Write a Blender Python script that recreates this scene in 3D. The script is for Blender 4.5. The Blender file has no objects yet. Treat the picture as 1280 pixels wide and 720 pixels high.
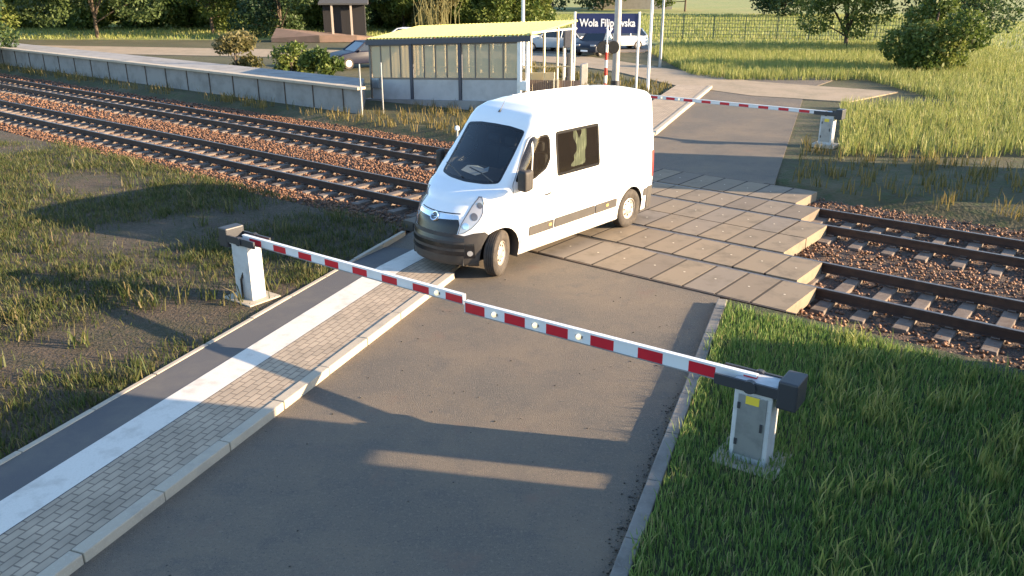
import bpy, bmesh, math, random
import numpy as np
from mathutils import Vector, Matrix
from mathutils.geometry import delaunay_2d_cdt
R = math.radians
scene = bpy.context.scene
col = scene.collection
random.seed(7)
rng = np.random.default_rng(11)

# ------------------------------------------------------------------ camera, sky, sun, exposure
CAM_H, PITCH, FPX = 4.83, 20.22, 1050.0
cam_d = bpy.data.cameras.new('camera')
cam_d.sensor_width = 36.0
cam_d.lens = FPX / 1280.0 * 36.0
cam_d.clip_start, cam_d.clip_end = 0.1, 2000
cam = bpy.data.objects.new('camera', cam_d)
cam.location = (0, 0, CAM_H)
cam.rotation_euler = (R(90 - PITCH), 0, 0)
col.objects.link(cam)
scene.camera = cam

SUN_AZ, SUN_EL = -11.0, 14.2            # degrees, azimuth measured from +X towards +Y
world = bpy.data.worlds.new('World')
scene.world = world
world.use_nodes = True
wn = world.node_tree
sky = wn.nodes.new('ShaderNodeTexSky')
sky.sky_type = 'NISHITA'
sky.sun_disc = False
sky.sun_elevation = R(SUN_EL)
sky.sun_rotation = R(90 - SUN_AZ)
sky.air_density, sky.dust_density, sky.ozone_density = 1.0, 0.5, 2.2
bg = wn.nodes['Background']
bg.inputs['Strength'].default_value = 0.118
wn.links.new(sky.outputs[0], bg.inputs[0])
sun_d = bpy.data.lights.new('sun', 'SUN')
sun_d.energy = 5.0
sun_d.angle = R(0.4)
sun_d.color = (1.0, 0.75, 0.475)
sun = bpy.data.objects.new('sun', sun_d)
to_sun = Vector((math.cos(R(SUN_EL)) * math.cos(R(SUN_AZ)), math.cos(R(SUN_EL)) * math.sin(R(SUN_AZ)), math.sin(R(SUN_EL))))
sun.rotation_euler = (-to_sun).to_track_quat('-Z', 'Y').to_euler()
sun.location = to_sun * 60
col.objects.link(sun)
vs = scene.view_settings
vs.view_transform = 'Standard'
vs.look = 'None'
vs.gamma = 1.0
vs.use_curve_mapping = False
vs.exposure = 1.97

# ------------------------------------------------------------------ frames of the crossing
RA, RD = R(-38.4), R(69.7)               # direction of the rails and of the road
dr = np.array([math.cos(RA), math.sin(RA)]); nr = np.array([-math.sin(RA), math.cos(RA)])
dd = np.array([math.cos(RD), math.sin(RD)]); nd = np.array([-math.sin(RD), math.cos(RD)])
RO = 13.46
def rl(t, n):                            # rail frame -> world xy
    p = dr * t + nr * (n + RO); return float(p[0]), float(p[1])
def rdp(t, n):                           # road frame -> world xy
    p = dd * t + nd * n; return float(p[0]), float(p[1])
def cross(a, b):                         # the point at road offset a and rail offset b
    p = np.linalg.solve(np.array([nd, nr]), np.array([a, b + RO])); return float(p[0]), float(p[1])
def rail_n(x, y): return nr[0] * x + nr[1] * y - RO
def road_n(x, y): return nd[0] * x + nd[1] * y

# ------------------------------------------------------------------ materials
def mat(name, base=(.5, .5, .5), rough=.6, metal=0., spec=.5, coat=0., noise=None, bump=None, tint=None):
    """base colour with optional noise variation: noise=(scale, other colour, lo, hi); bump=(scale, strength, distance); tint: two colours mixed by attribute"""
    m = bpy.data.materials.new(name)
    m.use_nodes = True
    nt = m.node_tree
    b = nt.nodes['Principled BSDF']
    b.inputs['Base Color'].default_value = (*base, 1)
    b.inputs['Roughness'].default_value = rough
    b.inputs['Metallic'].default_value = metal
    b.inputs['Specular IOR Level'].default_value = spec
    b.inputs['Coat Weight'].default_value = coat
    b.inputs['Coat Roughness'].default_value = .05
    geo = nt.nodes.new('ShaderNodeNewGeometry')
    colour = None
    if tint:
        at = nt.nodes.new('ShaderNodeAttribute'); at.attribute_name = 'tint'
        rp = nt.nodes.new('ShaderNodeValToRGB')
        els = rp.color_ramp.elements
        for i, c in enumerate(tint):
            e = els[i] if i < 2 else els.new(1.0)
            e.color = (*c, 1)
        for i, e in enumerate(els): e.position = i / (len(tint) - 1)
        nt.links.new(at.outputs['Fac'], rp.inputs[0]); colour = rp.outputs[0]
    for nz in (noise if isinstance(noise, list) else ([noise] if noise else [])):
        t = nt.nodes.new('ShaderNodeTexNoise')
        t.inputs['Scale'].default_value = nz[0]
        t.inputs['Detail'].default_value = 6
        t.inputs['Roughness'].default_value = .65
        nt.links.new(geo.outputs['Position'], t.inputs['Vector'])
        mr = nt.nodes.new('ShaderNodeMapRange')
        mr.inputs['From Min'].default_value = nz[2]; mr.inputs['From Max'].default_value = nz[3]
        nt.links.new(t.outputs['Fac'], mr.inputs['Value'])
        mx = nt.nodes.new('ShaderNodeMix'); mx.data_type = 'RGBA'
        nt.links.new(mr.outputs[0], mx.inputs['Factor'])
        if colour is None: mx.inputs['A'].default_value = (*base, 1)
        else: nt.links.new(colour, mx.inputs['A'])
        mx.inputs['B'].default_value = (*nz[1], 1)
        colour = mx.outputs['Result']
    if colour is not None: nt.links.new(colour, b.inputs['Base Color'])
    if bump:
        t = nt.nodes.new('ShaderNodeTexNoise'); t.inputs['Scale'].default_value = bump[0]
        t.inputs['Detail'].default_value = 4
        nt.links.new(geo.outputs['Position'], t.inputs['Vector'])
        bp = nt.nodes.new('ShaderNodeBump'); bp.inputs['Strength'].default_value = bump[1]
        bp.inputs['Distance'].default_value = bump[2]
        nt.links.new(t.outputs['Fac'], bp.inputs['Height'])
        nt.links.new(bp.outputs[0], b.inputs['Normal'])
    return m

def glass(name, tint, ior=1.5, rough=.02, haze=0.0, haze_col=(.3, .3, .3)):
    m = bpy.data.materials.new(name); m.use_nodes = True
    nt = m.node_tree
    for n in list(nt.nodes): nt.nodes.remove(n)
    out = nt.nodes.new('ShaderNodeOutputMaterial')
    tr = nt.nodes.new('ShaderNodeBsdfTransparent'); tr.inputs[0].default_value = (*tint, 1)
    gl = nt.nodes.new('ShaderNodeBsdfGlossy'); gl.inputs['Roughness'].default_value = rough
    fr = nt.nodes.new('ShaderNodeFresnel'); fr.inputs[0].default_value = ior
    mx = nt.nodes.new('ShaderNodeMixShader')
    nt.links.new(fr.outputs[0], mx.inputs[0]); nt.links.new(tr.outputs[0], mx.inputs[1]); nt.links.new(gl.outputs[0], mx.inputs[2])
    last = mx
    if haze > 0:
        df = nt.nodes.new('ShaderNodeBsdfDiffuse'); df.inputs[0].default_value = (*haze_col, 1)
        m2 = nt.nodes.new('ShaderNodeMixShader'); m2.inputs[0].default_value = haze
        nt.links.new(mx.outputs[0], m2.inputs[1]); nt.links.new(df.outputs[0], m2.inputs[2]); last = m2
    nt.links.new(last.outputs[0], out.inputs[0])
    return m

def leaf_mat(name, tint, trans=.35):
    m = mat(name, rough=.55, spec=.3, tint=tint)
    nt = m.node_tree; b = nt.nodes['Principled BSDF']
    src = b.inputs['Base Color'].links[0].from_socket
    tl = nt.nodes.new('ShaderNodeBsdfTranslucent')
    nt.links.new(src, tl.inputs[0])
    mx = nt.nodes.new('ShaderNodeMixShader'); mx.inputs[0].default_value = trans
    nt.links.new(b.outputs[0], mx.inputs[1]); nt.links.new(tl.outputs[0], mx.inputs[2])
    nt.links.new(mx.outputs[0], nt.nodes['Material Output'].inputs[0])
    return m

M = {}
M['asphalt'] = mat('asphalt', (.106, .091, .075), .88, noise=[(.45, (.162, .126, .090), .40, .66), (2.4, (.084, .076, .068), .52, .78), (11., (.066, .062, .060), .60, .80), (26., (.175, .145, .112), .54, .68), (38., (.045, .042, .04), .57, .70), (110., (.24, .21, .175), .56, .68), (1.1, (.15, .105, .08), .60, .72)], bump=(90, 1., .012))
M['path_asphalt'] = mat('path_asphalt', (.085, .082, .085), .88, noise=[(1.2, (.12, .11, .10), .45, .7), (60., (.15, .14, .13), .6, .8)], bump=(150, .4, .006))
M['kerb'] = mat('kerb_concrete', (.40, .345, .27), .85, noise=[(3., (.28, .25, .21), .5, .8), (40., (.48, .43, .36), .55, .8)], bump=(60, .3, .004))
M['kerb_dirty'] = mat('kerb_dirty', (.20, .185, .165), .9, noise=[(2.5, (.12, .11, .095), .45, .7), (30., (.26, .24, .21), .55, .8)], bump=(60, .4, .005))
M['slab'] = mat('slab_concrete', (.2, .17, .13), .85, tint=[(.150, .120, .092), (.215, .168, .115), (.180, .152, .125)], noise=[(2.2, (.105, .085, .06), .50, .78), (50., (.22, .185, .145), .6, .8)], bump=(70, .3, .004))
M['joint'] = mat('joint_dirt', (.035, .026, .02), .95)
M['slab_dot'] = mat('slab_dot', (.55, .48, .38), .7)
M['steel_edge'] = mat('steel_edge', (.06, .045, .035), .6, .4, noise=(8., (.12, .07, .045), .45, .7))
M['rail_side'] = mat('rail_rust', (.055, .032, .024), .7, .3, noise=(5., (.09, .05, .033), .4, .7))
M['rail_top'] = mat('rail_head', (.20, .17, .15), .4, .7, noise=(12., (.10, .075, .06), .4, .7))
M['sleeper'] = mat('sleeper_concrete', (.16, .13, .11), .9, noise=[(4., (.09, .065, .05), .42, .66), (40., (.2, .17, .14), .55, .8)], bump=(40, .3, .006))
M['ballast'] = leaf_mat('ballast_stone', [(.055, .034, .025), (.155, .076, .043), (.215, .118, .070), (.10, .062, .046)], 0.)
M['ballast_bed'] = mat('ballast_bed', (.06, .042, .034), .95, noise=[(14., (.13, .08, .055), .45, .65), (.8, (.085, .06, .045), .4, .7)], bump=(28, 1., .05))
M['soil'] = mat('soil_grass', (.055, .05, .022), .95, noise=[(.35, (.10, .085, .045), .45, .65), (3.5, (.045, .06, .016), .45, .65), (25., (.08, .065, .035), .55, .8)], bump=(12, .8, .04))
M['field'] = mat('field_grass', (.22, .25, .07), .95, noise=[(.12, (.30, .27, .10), .42, .65), (1.6, (.11, .15, .035), .45, .7), (9., (.22, .21, .08), .55, .8)], bump=(6, .8, .06))
M['verge'] = mat('verge_turf', (.028, .04, .012), .95, noise=[(5., (.05, .045, .02), .45, .7)], bump=(20, .8, .03))
M['verge_soil'] = mat('verge_soil', (.06, .043, .027), .95, noise=[(1.3, (.036, .034, .014), .42, .62), (9., (.10, .07, .045), .5, .72), (40., (.13, .10, .07), .58, .72)], bump=(26, 1., .06))
M['dirt'] = mat('dirt_track', (.30, .235, .165), .95, noise=[(.8, (.22, .18, .12), .42, .65), (6., (.34, .27, .2), .5, .75)], bump=(18, .5, .02))
M['tarmac_lot'] = mat('parking_tarmac', (.15, .125, .105), .9, noise=[(.6, (.2, .165, .13), .4, .7)])
M['white_paint'] = mat('road_paint', (.62, .58, .52), .7, noise=[(4., (.42, .38, .33), .5, .75), (60., (.5, .46, .4), .5, .8)])
def cobbles():
    m = mat('walkway_setts', (.3, .24, .18), .85, bump=(90, .3, .004))
    nt = m.node_tree; b = nt.nodes['Principled BSDF']
    tc = nt.nodes.new('ShaderNodeTexCoord'); mp = nt.nodes.new('ShaderNodeMapping')
    mp.inputs['Rotation'].default_value = (0, 0, -RD)
    nt.links.new(tc.outputs['Object'], mp.inputs['Vector'])
    br = nt.nodes.new('ShaderNodeTexBrick')
    br.inputs['Scale'].default_value = 1.0
    br.inputs['Brick Width'].default_value = .2; br.inputs['Row Height'].default_value = .1
    br.inputs['Mortar Size'].default_value = .009; br.inputs['Mortar Smooth'].default_value = .3
    br.inputs['Color1'].default_value = (.38, .285, .185, 1); br.inputs['Color2'].default_value = (.33, .25, .165, 1)
    br.inputs['Mortar'].default_value = (.19, .14, .095, 1)
    nt.links.new(mp.outputs[0], br.inputs['Vector'])
    nz = nt.nodes.new('ShaderNodeTexNoise'); nz.inputs['Scale'].default_value = 3.
    nt.links.new(tc.outputs['Object'], nz.inputs['Vector'])
    mx = nt.nodes.new('ShaderNodeMix'); mx.data_type = 'RGBA'; mx.blend_type = 'MULTIPLY'
    mx.inputs['Factor'].default_value = .55
    nt.links.new(br.outputs['Color'], mx.inputs['A']); nt.links.new(nz.outputs['Fac'], mx.inputs['B'])
    hs = nt.nodes.new('ShaderNodeHueSaturation'); hs.inputs['Saturation'].default_value = .8; hs.inputs['Value'].default_value = 1.35
    nt.links.new(mx.outputs['Result'], hs.inputs['Color'])
    nt.links.new(hs.outputs[0], b.inputs['Base Color'])
    bp = nt.nodes.new('ShaderNodeBump'); bp.inputs['Strength'].default_value = .8; bp.inputs['Distance'].default_value = .01; bp.invert = True
    nt.links.new(br.outputs['Fac'], bp.inputs['Height']); nt.links.new(bp.outputs[0], b.inputs['Normal'])
    return m
M['cobble'] = cobbles()
M['van_paint'] = mat('van_white_paint', (.80, .81, .83), .32, coat=.6, noise=(1.5, (.74, .75, .77), .5, .8))
M['black_plastic'] = mat('black_plastic', (.028, .025, .024), .65, noise=(6., (.05, .043, .038), .45, .75))
M['grey_plastic'] = mat('grey_moulding', (.045, .041, .039), .7, noise=(4., (.065, .058, .053), .45, .75))
M['rubber'] = mat('tyre_rubber', (.032, .027, .024), .85, noise=(10., (.075, .062, .052), .4, .75), bump=(60, .3, .004))
M['hub'] = mat('hub_cap_silver', (.46, .42, .38), .45, .5, noise=(12., (.28, .24, .21), .5, .8))
M['chrome'] = mat('chrome', (.75, .76, .78), .16, 1.)
M['head_glass'] = mat('headlamp_lens', (.42, .43, .45), .12, .35, coat=1.)
M['lamp_dark'] = mat('headlamp_inner', (.16, .16, .17), .25, .6)
M['orange'] = mat('indicator_orange', (.85, .42, .12), .3)
M['interior'] = mat('van_interior', (.018, .019, .022), .85)
M['dash'] = mat('dashboard', (.022, .023, .026), .7)
M['paper'] = mat('paper', (.72, .76, .74), .8)
M['curtain'] = mat('curtain_cloth', (.44, .50, .38), .85, noise=(9., (.36, .42, .31), .45, .7))
M['seam'] = mat('panel_seam', (.16, .16, .165), .7)
M['frit'] = mat('window_border_black', (.012, .012, .014), .25)
M['windscreen'] = glass('windscreen_glass', (.56, .66, .74), ior=1.75)
M['side_glass'] = glass('side_glass', (.55, .56, .54), haze=.05, haze_col=(.2, .17, .15))
M['jacket'] = mat('dark_jacket', (.02, .022, .03), .85)
M['skin'] = mat('skin', (.42, .24, .17), .55)
M['hair'] = mat('hair', (.03, .022, .016), .7)
M['boom_white'] = mat('boom_white', (.66, .68, .70), .45, noise=(3., (.56, .58, .6), .5, .8))
M['boom_red'] = mat('boom_red', (.50, .006, .022), .45, noise=(5., (.42, .005, .02), .5, .8))
M['boom_lamp'] = mat('boom_lamp_lens', (.98, .92, .72), .15, coat=.8)
M['dark_metal'] = mat('dark_metal', (.045, .047, .055), .5, .3)
M['galv'] = mat('galvanised', (.34, .35, .36), .45, .6, noise=(5., (.26, .27, .28), .45, .7))
M['yellow_plate'] = mat('warning_yellow', (.75, .55, .05), .5)
M['machine'] = mat('barrier_machine_paint', (.50, .51, .52), .5, noise=[(4., (.40, .40, .40), .45, .7), (14., (.30, .26, .21), .60, .78)])
M['white_metal'] = mat('white_painted_steel', (.78, .77, .74), .5, noise=(3., (.62, .6, .56), .5, .8))
M['concrete_mast'] = mat('mast_concrete', (.42, .40, .37), .85, noise=(4., (.34, .32, .29), .45, .7))
M['red_paint'] = mat('red_paint', (.45, .03, .02), .5)
M['roof_yellow'] = mat('roof_sheet_yellow', (.60, .545, .15), .6, noise=[(.8, (.52, .475, .16), .4, .7), (5., (.40, .345, .13), .6, .8)])
M['fascia'] = mat('fascia_dark', (.055, .058, .075), .55)
M['shelter_panel'] = mat('shelter_panel', (.43, .42, .42), .8, noise=(1.4, (.35, .34, .34), .45, .7))
M['shelter_frame'] = mat('shelter_frame', (.16, .14, .12), .6)
M['cream'] = mat('cream_steel', (.78, .70, .50), .5)
M['shelter_glass'] = glass('shelter_glass', (.80, .76, .66), haze=.50, haze_col=(.82, .71, .50))
M['sign_blue'] = mat('sign_blue', (.012, .022, .10), .4)
M['sign_white'] = mat('sign_white', (.85, .85, .85), .5)
M['brown_board'] = mat('brown_boards', (.17, .12, .095), .8, noise=(3., (.13, .09, .07), .45, .7))
M['platform_conc'] = mat('platform_concrete', (.27, .26, .25), .9, noise=[(1.5, (.19, .18, .17), .45, .7)], bump=(20, .3, .01))
M['platform_top'] = mat('platform_paving', (.30, .28, .25), .9, noise=[(2., (.24, .22, .2), .45, .7)])
M['bark'] = mat('bark', (.075, .055, .04), .95, noise=(8., (.12, .09, .065), .45, .7), bump=(20, .8, .02))
M['leaf_dark'] = leaf_mat('leaf_dark', [(.02, .046, .024), (.045, .08, .028), (.09, .125, .04)])
M['leaf_mid'] = leaf_mat('leaf_mid', [(.05, .085, .018), (.11, .15, .032), (.20, .215, .06)])
M['leaf_dry'] = leaf_mat('leaf_dry', [(.07, .075, .02), (.13, .12, .045), (.20, .16, .075)])
M['grass_green'] = leaf_mat('grass_green', [(.06, .115, .026), (.12, .215, .05), (.20, .28, .075), (.36, .31, .15)])
M['grass_rough'] = leaf_mat('grass_rough', [(.022, .040, .010), (.055, .082, .02), (.095, .095, .034), (.19, .15, .075)])
M['grass_dry'] = leaf_mat('grass_dry', [(.045, .06, .016), (.16, .13, .04), (.27, .19, .07)])
M['grass_field'] = leaf_mat('grass_field', [(.14, .19, .045), (.25, .28, .075), (.36, .33, .13)])
M['brick'] = mat('hut_brick', (.27, .15, .10), .9, noise=(5., (.21, .11, .08), .45, .7))
M['felt'] = mat('roof_felt', (.05, .05, .052), .9)
M['wood_dark'] = mat('dark_timber', (.012, .011, .013), .85)
M['pale_wood'] = mat('pale_timber', (.42, .34, .28), .85)
M['bank'] = mat('bare_bank', (.20, .13, .10), .95, noise=(1.5, (.14, .10, .07), .4, .7))
M['teal_roof'] = mat('teal_sheet_roof', (.12, .17, .16), .6)
M['fence_green'] = mat('fence_green', (.03, .075, .06), .5)

_b = M['boom_lamp'].node_tree.nodes['Principled BSDF']          # the barrier lamps are lit
_b.inputs['Emission Color'].default_value = (1.0, .74, .36, 1); _b.inputs['Emission Strength'].default_value = .22
def road_dirt(m, z0, z1, dirt, amount):
    nt = m.node_tree; b = nt.nodes['Principled BSDF']; src = b.inputs['Base Color'].links[0].from_socket
    tc = nt.nodes.new('ShaderNodeTexCoord'); sp_ = nt.nodes.new('ShaderNodeSeparateXYZ'); nt.links.new(tc.outputs['Object'], sp_.inputs[0])
    mr = nt.nodes.new('ShaderNodeMapRange'); mr.inputs['From Min'].default_value = z1; mr.inputs['From Max'].default_value = z0
    nt.links.new(sp_.outputs['Z'], mr.inputs['Value'])
    nz = nt.nodes.new('ShaderNodeTexNoise'); nz.inputs['Scale'].default_value = 5.; nz.inputs['Detail'].default_value = 6
    mp = nt.nodes.new('ShaderNodeMapping'); mp.inputs['Scale'].default_value = (.6, 1, 2.2)
    nt.links.new(tc.outputs['Object'], mp.inputs['Vector']); nt.links.new(mp.outputs[0], nz.inputs['Vector'])
    ml = nt.nodes.new('ShaderNodeMath'); ml.operation = 'MULTIPLY'; nt.links.new(mr.outputs[0], ml.inputs[0]); nt.links.new(nz.outputs['Fac'], ml.inputs[1])
    m3 = nt.nodes.new('ShaderNodeMath'); m3.operation = 'MULTIPLY'; m3.use_clamp = True; nt.links.new(ml.outputs[0], m3.inputs[0]); m3.inputs[1].default_value = amount
    mx = nt.nodes.new('ShaderNodeMix'); mx.data_type = 'RGBA'; nt.links.new(m3.outputs[0], mx.inputs['Factor'])
    nt.links.new(src, mx.inputs['A']); mx.inputs['B'].default_value = (*dirt, 1); nt.links.new(mx.outputs['Result'], b.inputs['Base Color'])
road_dirt(M['van_paint'], .25, .95, (.34, .29, .23), 1.1)
road_dirt(M['black_plastic'], .2, .7, (.13, .11, .09), .6)

# ------------------------------------------------------------------ object helpers
def link(name, me, m=None, parent=None, smooth=False):
    o = bpy.data.objects.new(name, me)
    col.objects.link(o)
    for mm in (m if isinstance(m, (list, tuple)) else [m] if m else []): me.materials.append(mm)
    if parent is not None: o.parent = parent
    if smooth: me.polygons.foreach_set('use_smooth', [True] * len(me.polygons))
    return o
def tag(o, label=None, cat=None, group=None, kind=None):
    if label: o['label'] = label
    if cat: o['category'] = cat
    if group: o['group'] = group
    if kind: o['kind'] = kind
    return o
def empty(name, loc=(0, 0, 0), rz=0., label=None, cat=None, group=None):
    o = bpy.data.objects.new(name, None)
    o.location = loc; o.rotation_euler = (0, 0, rz); o.empty_display_size = .2
    col.objects.link(o)
    return tag(o, label, cat, group)
def copy_tree(o, parent=None):
    c = o.copy(); col.objects.link(c)
    if parent is not None: c.parent = parent
    for ch in list(o.children): copy_tree(ch, c)
    return c

class MB:
    def __init__(s): s.v = []; s.f = []; s.mi = []
    def add(s, v, f, mi=0):
        k = len(s.v); s.v += [tuple(map(float, p)) for p in v]
        s.f += [tuple(i + k for i in q) for q in f]; s.mi += [mi] * len(f); return s
    def box(s, c, d, rot=None, mi=0):
        x, y, z = [h / 2 for h in d]
        P = [Vector(p) for p in ((-x, -y, -z), (x, -y, -z), (x, y, -z), (-x, y, -z), (-x, -y, z), (x, -y, z), (x, y, z), (-x, y, z))]
        if rot is not None: P = [rot @ p for p in P]
        return s.add([(p.x + c[0], p.y + c[1], p.z + c[2]) for p in P], [(0, 3, 2, 1), (4, 5, 6, 7), (0, 1, 5, 4), (1, 2, 6, 5), (2, 3, 7, 6), (3, 0, 4, 7)], mi)
    def tube(s, pts, rad, n=10, caps=True, mi=0):
        pts = [Vector(p) for p in pts]; rad = rad if isinstance(rad, (list, tuple)) else [rad] * len(pts)
        V = []; Fq = []
        a = None
        for i, p in enumerate(pts):
            t = (pts[min(i + 1, len(pts) - 1)] - pts[max(i - 1, 0)]).normalized()
            if a is None: a = t.orthogonal().normalized()
            else: a = (a - t * a.dot(t)).normalized()
            b = t.cross(a)
            for k in range(n):
                q = 2 * math.pi * k / n
                V.append(p + (a * math.cos(q) + b * math.sin(q)) * rad[i])
        for i in range(len(pts) - 1):
            for k in range(n):
                Fq.append((i * n + k, i * n + (k + 1) % n, (i + 1) * n + (k + 1) % n, (i + 1) * n + k))
        if caps:
            Fq.append(tuple(reversed(range(n)))); Fq.append(tuple(range((len(pts) - 1) * n, len(pts) * n)))
        return s.add(V, Fq, mi)
    def prism(s, poly, z0, z1, mi=0):
        n = len(poly)
        a = sum(poly[i][0] * poly[(i + 1) % n][1] - poly[(i + 1) % n][0] * poly[i][1] for i in range(n))
        if a < 0: poly = poly[::-1]
        z0 = z0 if isinstance(z0, (list, tuple)) else [z0] * n; z1 = z1 if isinstance(z1, (list, tuple)) else [z1] * n
        V = [(p[0], p[1], z0[i]) for i, p in enumerate(poly)] + [(p[0], p[1], z1[i]) for i, p in enumerate(poly)]
        Fq = [tuple(reversed(range(n))), tuple(range(n, 2 * n))] + [(i, (i + 1) % n, n + (i + 1) % n, n + i) for i in range(n)]
        return s.add(V, Fq, mi)
    def lathe(s, prof, n=40, axis='y', c=(0, 0, 0), mi=0):
        V = []; m_ = len(prof)
        for k in range(n):
            q = 2 * math.pi * k / n
            for r, h in prof:
                p = (r * math.cos(q), h, r * math.sin(q)) if axis == 'y' else (r * math.cos(q), r * math.sin(q), h) if axis == 'z' else (h, r * math.cos(q), r * math.sin(q))
                V.append((p[0] + c[0], p[1] + c[1], p[2] + c[2]))
        Fq = []
        for k in range(n):
            for i in range(m_ - 1):
                a, b = k * m_ + i, ((k + 1) % n) * m_ + i
                Fq.append((a, a + 1, b + 1, b))
        return s.add(V, Fq, mi)
    def build(s, name, m, parent=None, smooth=False, bevel=0., seg=2, recalc=True, loc=None, rz=None):
        me = bpy.data.meshes.new(name); me.from_pydata(s.v, [], s.f)
        me.polygons.foreach_set('material_index', s.mi)
        if recalc or bevel:
            bm = bmesh.new(); bm.from_mesh(me)
            bmesh.ops.recalc_face_normals(bm, faces=bm.faces)
            if bevel:
                es = [e for e in bm.edges if len(e.link_faces) == 2 and e.calc_face_angle(0) > .6]
                bmesh.ops.bevel(bm, geom=es, offset=bevel, segments=seg, affect='EDGES', profile=.6, clamp_overlap=True)
            bm.to_mesh(me); bm.free()
        o = link(name, me, m, parent, smooth)
        if loc is not None: o.location = loc
        if rz is not None: o.rotation_euler = (0, 0, rz)
        if smooth: me.set_sharp_from_angle(angle=R(40))
        return o

def np_mesh(name, V, Fq, m, tint=None, parent=None, smooth=False):
    V = np.asarray(V, dtype=np.float32); Fq = np.asarray(Fq, dtype=np.int32)
    me = bpy.data.meshes.new(name)
    k = Fq.shape[1]
    me.vertices.add(len(V)); me.vertices.foreach_set('co', V.ravel())
    me.loops.add(Fq.size); me.loops.foreach_set('vertex_index', Fq.ravel())
    me.polygons.add(len(Fq)); me.polygons.foreach_set('loop_start', np.arange(0, Fq.size, k, dtype=np.int32))
    me.update(calc_edges=True)
    if tint is not None:
        a = me.attributes.new('tint', 'FLOAT', 'POINT'); a.data.foreach_set('value', np.asarray(tint, dtype=np.float32))
    return link(name, me, m, parent, smooth)

def structure(o): o['kind'] = 'structure'; return o

# ------------------------------------------------------------------ ground, roads, crossing
def axis_points(segs):
    out = []
    for a, b, st in segs: out += list(np.arange(a, b, st))
    return np.array(out + [segs[-1][1]])
tt = axis_points([(-500, -100, 40), (-100, 100, 4), (100, 500, 40)])
nn_ = axis_points([(-500, -100, 40), (-100, -4, 4), (-4, -2.3, .85), (-2.3, -1.7, .3), (-1.7, 7.0, 1.45), (7.0, 7.6, .3), (7.6, 100, 3.85), (100, 500, 40)])
def ground_h(n): return np.interp(n, [-2.2, -1.7, 6.9, 7.5], [-.03, -.30, -.30, -.03])
TT, NN = np.meshgrid(tt, nn_, indexing='ij')
GX = dr[0] * TT + nr[0] * (NN + RO); GY = dr[1] * TT + nr[1] * (NN + RO)
GV = np.stack([GX, GY, ground_h(NN)], -1).reshape(-1, 3)
a_, b_ = TT.shape
idx = np.arange(a_ * b_).reshape(a_, b_)
GF = np.stack([idx[:-1, :-1], idx[1:, :-1], idx[1:, 1:], idx[:-1, 1:]], -1).reshape(-1, 4)
structure(np_mesh('ground', GV, GF, M['soil']))

def sheet(name, poly, z1, z0, m):
    return structure(MB().prism(poly, z0, z1).build(name, m))
KL, KR = 5.64, 1.25
# main carriageway up to the far side of the tracks, and beyond
sheet('road', [rdp(-14, KR), cross(KR, 6.75), cross(7.6, 6.75), rdp(12.3, 7.6), rdp(12.3, KL), rdp(-14, KL)], 0.0, -.34, M['asphalt'])
sheet('far_road', [cross(1.0, 6.75), rdp(42, 1.0), rdp(52, -1.5), rdp(70, -9), rdp(70, -4), rdp(52, 3.2), rdp(42, 5.15), cross(5.15, 6.75)], 0.0, -.34, M['asphalt'])
# left walkway: setts, painted line, asphalt path, edging
def ramp_strip(name, n0, n1, zt, m, t0=-14., t1=12.3, base=-.3):
    mb = MB(); ts = [t0, t1, t1 + 1.3]; zs = [zt, zt, .008]
    P = [rdp(t, n0) for t in ts] + [rdp(t, n1) for t in ts]
    V = [(*P[i], zs[i % 3]) for i in range(6)] + [(*P[i], base) for i in range(6)]
    F_ = [(1, 0, 3, 4), (2, 1, 4, 5), (0, 1, 7, 6), (1, 2, 8, 7), (4, 3, 9, 10), (5, 4, 10, 11), (3, 0, 6, 9), (2, 5, 11, 8)]
    mb.add(V, F_)
    return structure(mb.build(name, m))
ramp_strip('walkway', KL + .15, 6.56, .09, M['cobble'])
ramp_strip('footpath', 6.56, 7.60, .088, M['path_asphalt'])
mb = MB()
for (ta, tb) in ((-14, 12.3), ):
    P = [rdp(ta, 6.565), rdp(tb, 6.565), rdp(tb, 7.03), rdp(ta, 7.03)]
    mb.add([(*p, .095) for p in P], [(0, 1, 2, 3)])
P = [rdp(12.3, 6.565), rdp(13.6, 6.565), rdp(13.6, 7.03), rdp(12.3, 7.03)]
mb.add([(*P[0], .095), (*P[1], .014), (*P[2], .014), (*P[3], .095)], [(0, 1, 2, 3)])
P = [rdp(13.6, 6.565), cross(6.565, -1.46), cross(7.03, -1.46), rdp(13.6, 7.03)]
mb.add([(*p, .012) for p in P], [(0, 1, 2, 3)])
structure(mb.build('road_marking', M['white_paint'], recalc=False))

def kerb_run(name, n0, n1, t0, t1, ztop, m, ln=1.0, zb=-.3):
    mb = MB(); rot = Matrix.Rotation(RD, 3, 'Z'); t = t0
    while t < t1 - .05:
        L_ = min(ln, t1 - t); c = rdp(t + L_ / 2, (n0 + n1) / 2)
        mb.box((c[0] + random.uniform(-.004, .004), c[1], (ztop + zb) / 2 + random.uniform(-.004, .004)), (L_ - .012, n1 - n0, ztop - zb), rot)
        t += ln
    return structure(mb.build(name, m, bevel=.012, seg=2))
kerb_run('kerb', KL, KL + .148, -13.58, 12.42, .105, M['kerb'])
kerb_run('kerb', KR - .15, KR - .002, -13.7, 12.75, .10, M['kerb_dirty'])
kerb_run('path_edging', 7.60, 7.68, -13.5, 14.4, .10, M['kerb'])
kerb_run('kerb', 5.152, 5.31, 22.6, 41, .12, M['kerb'])
sheet('far_walkway', [rdp(22.6, 5.312), rdp(41, 5.312), rdp(41, 6.8), rdp(22.9, 6.8)], .10, -.3, M['cobble'])
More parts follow.
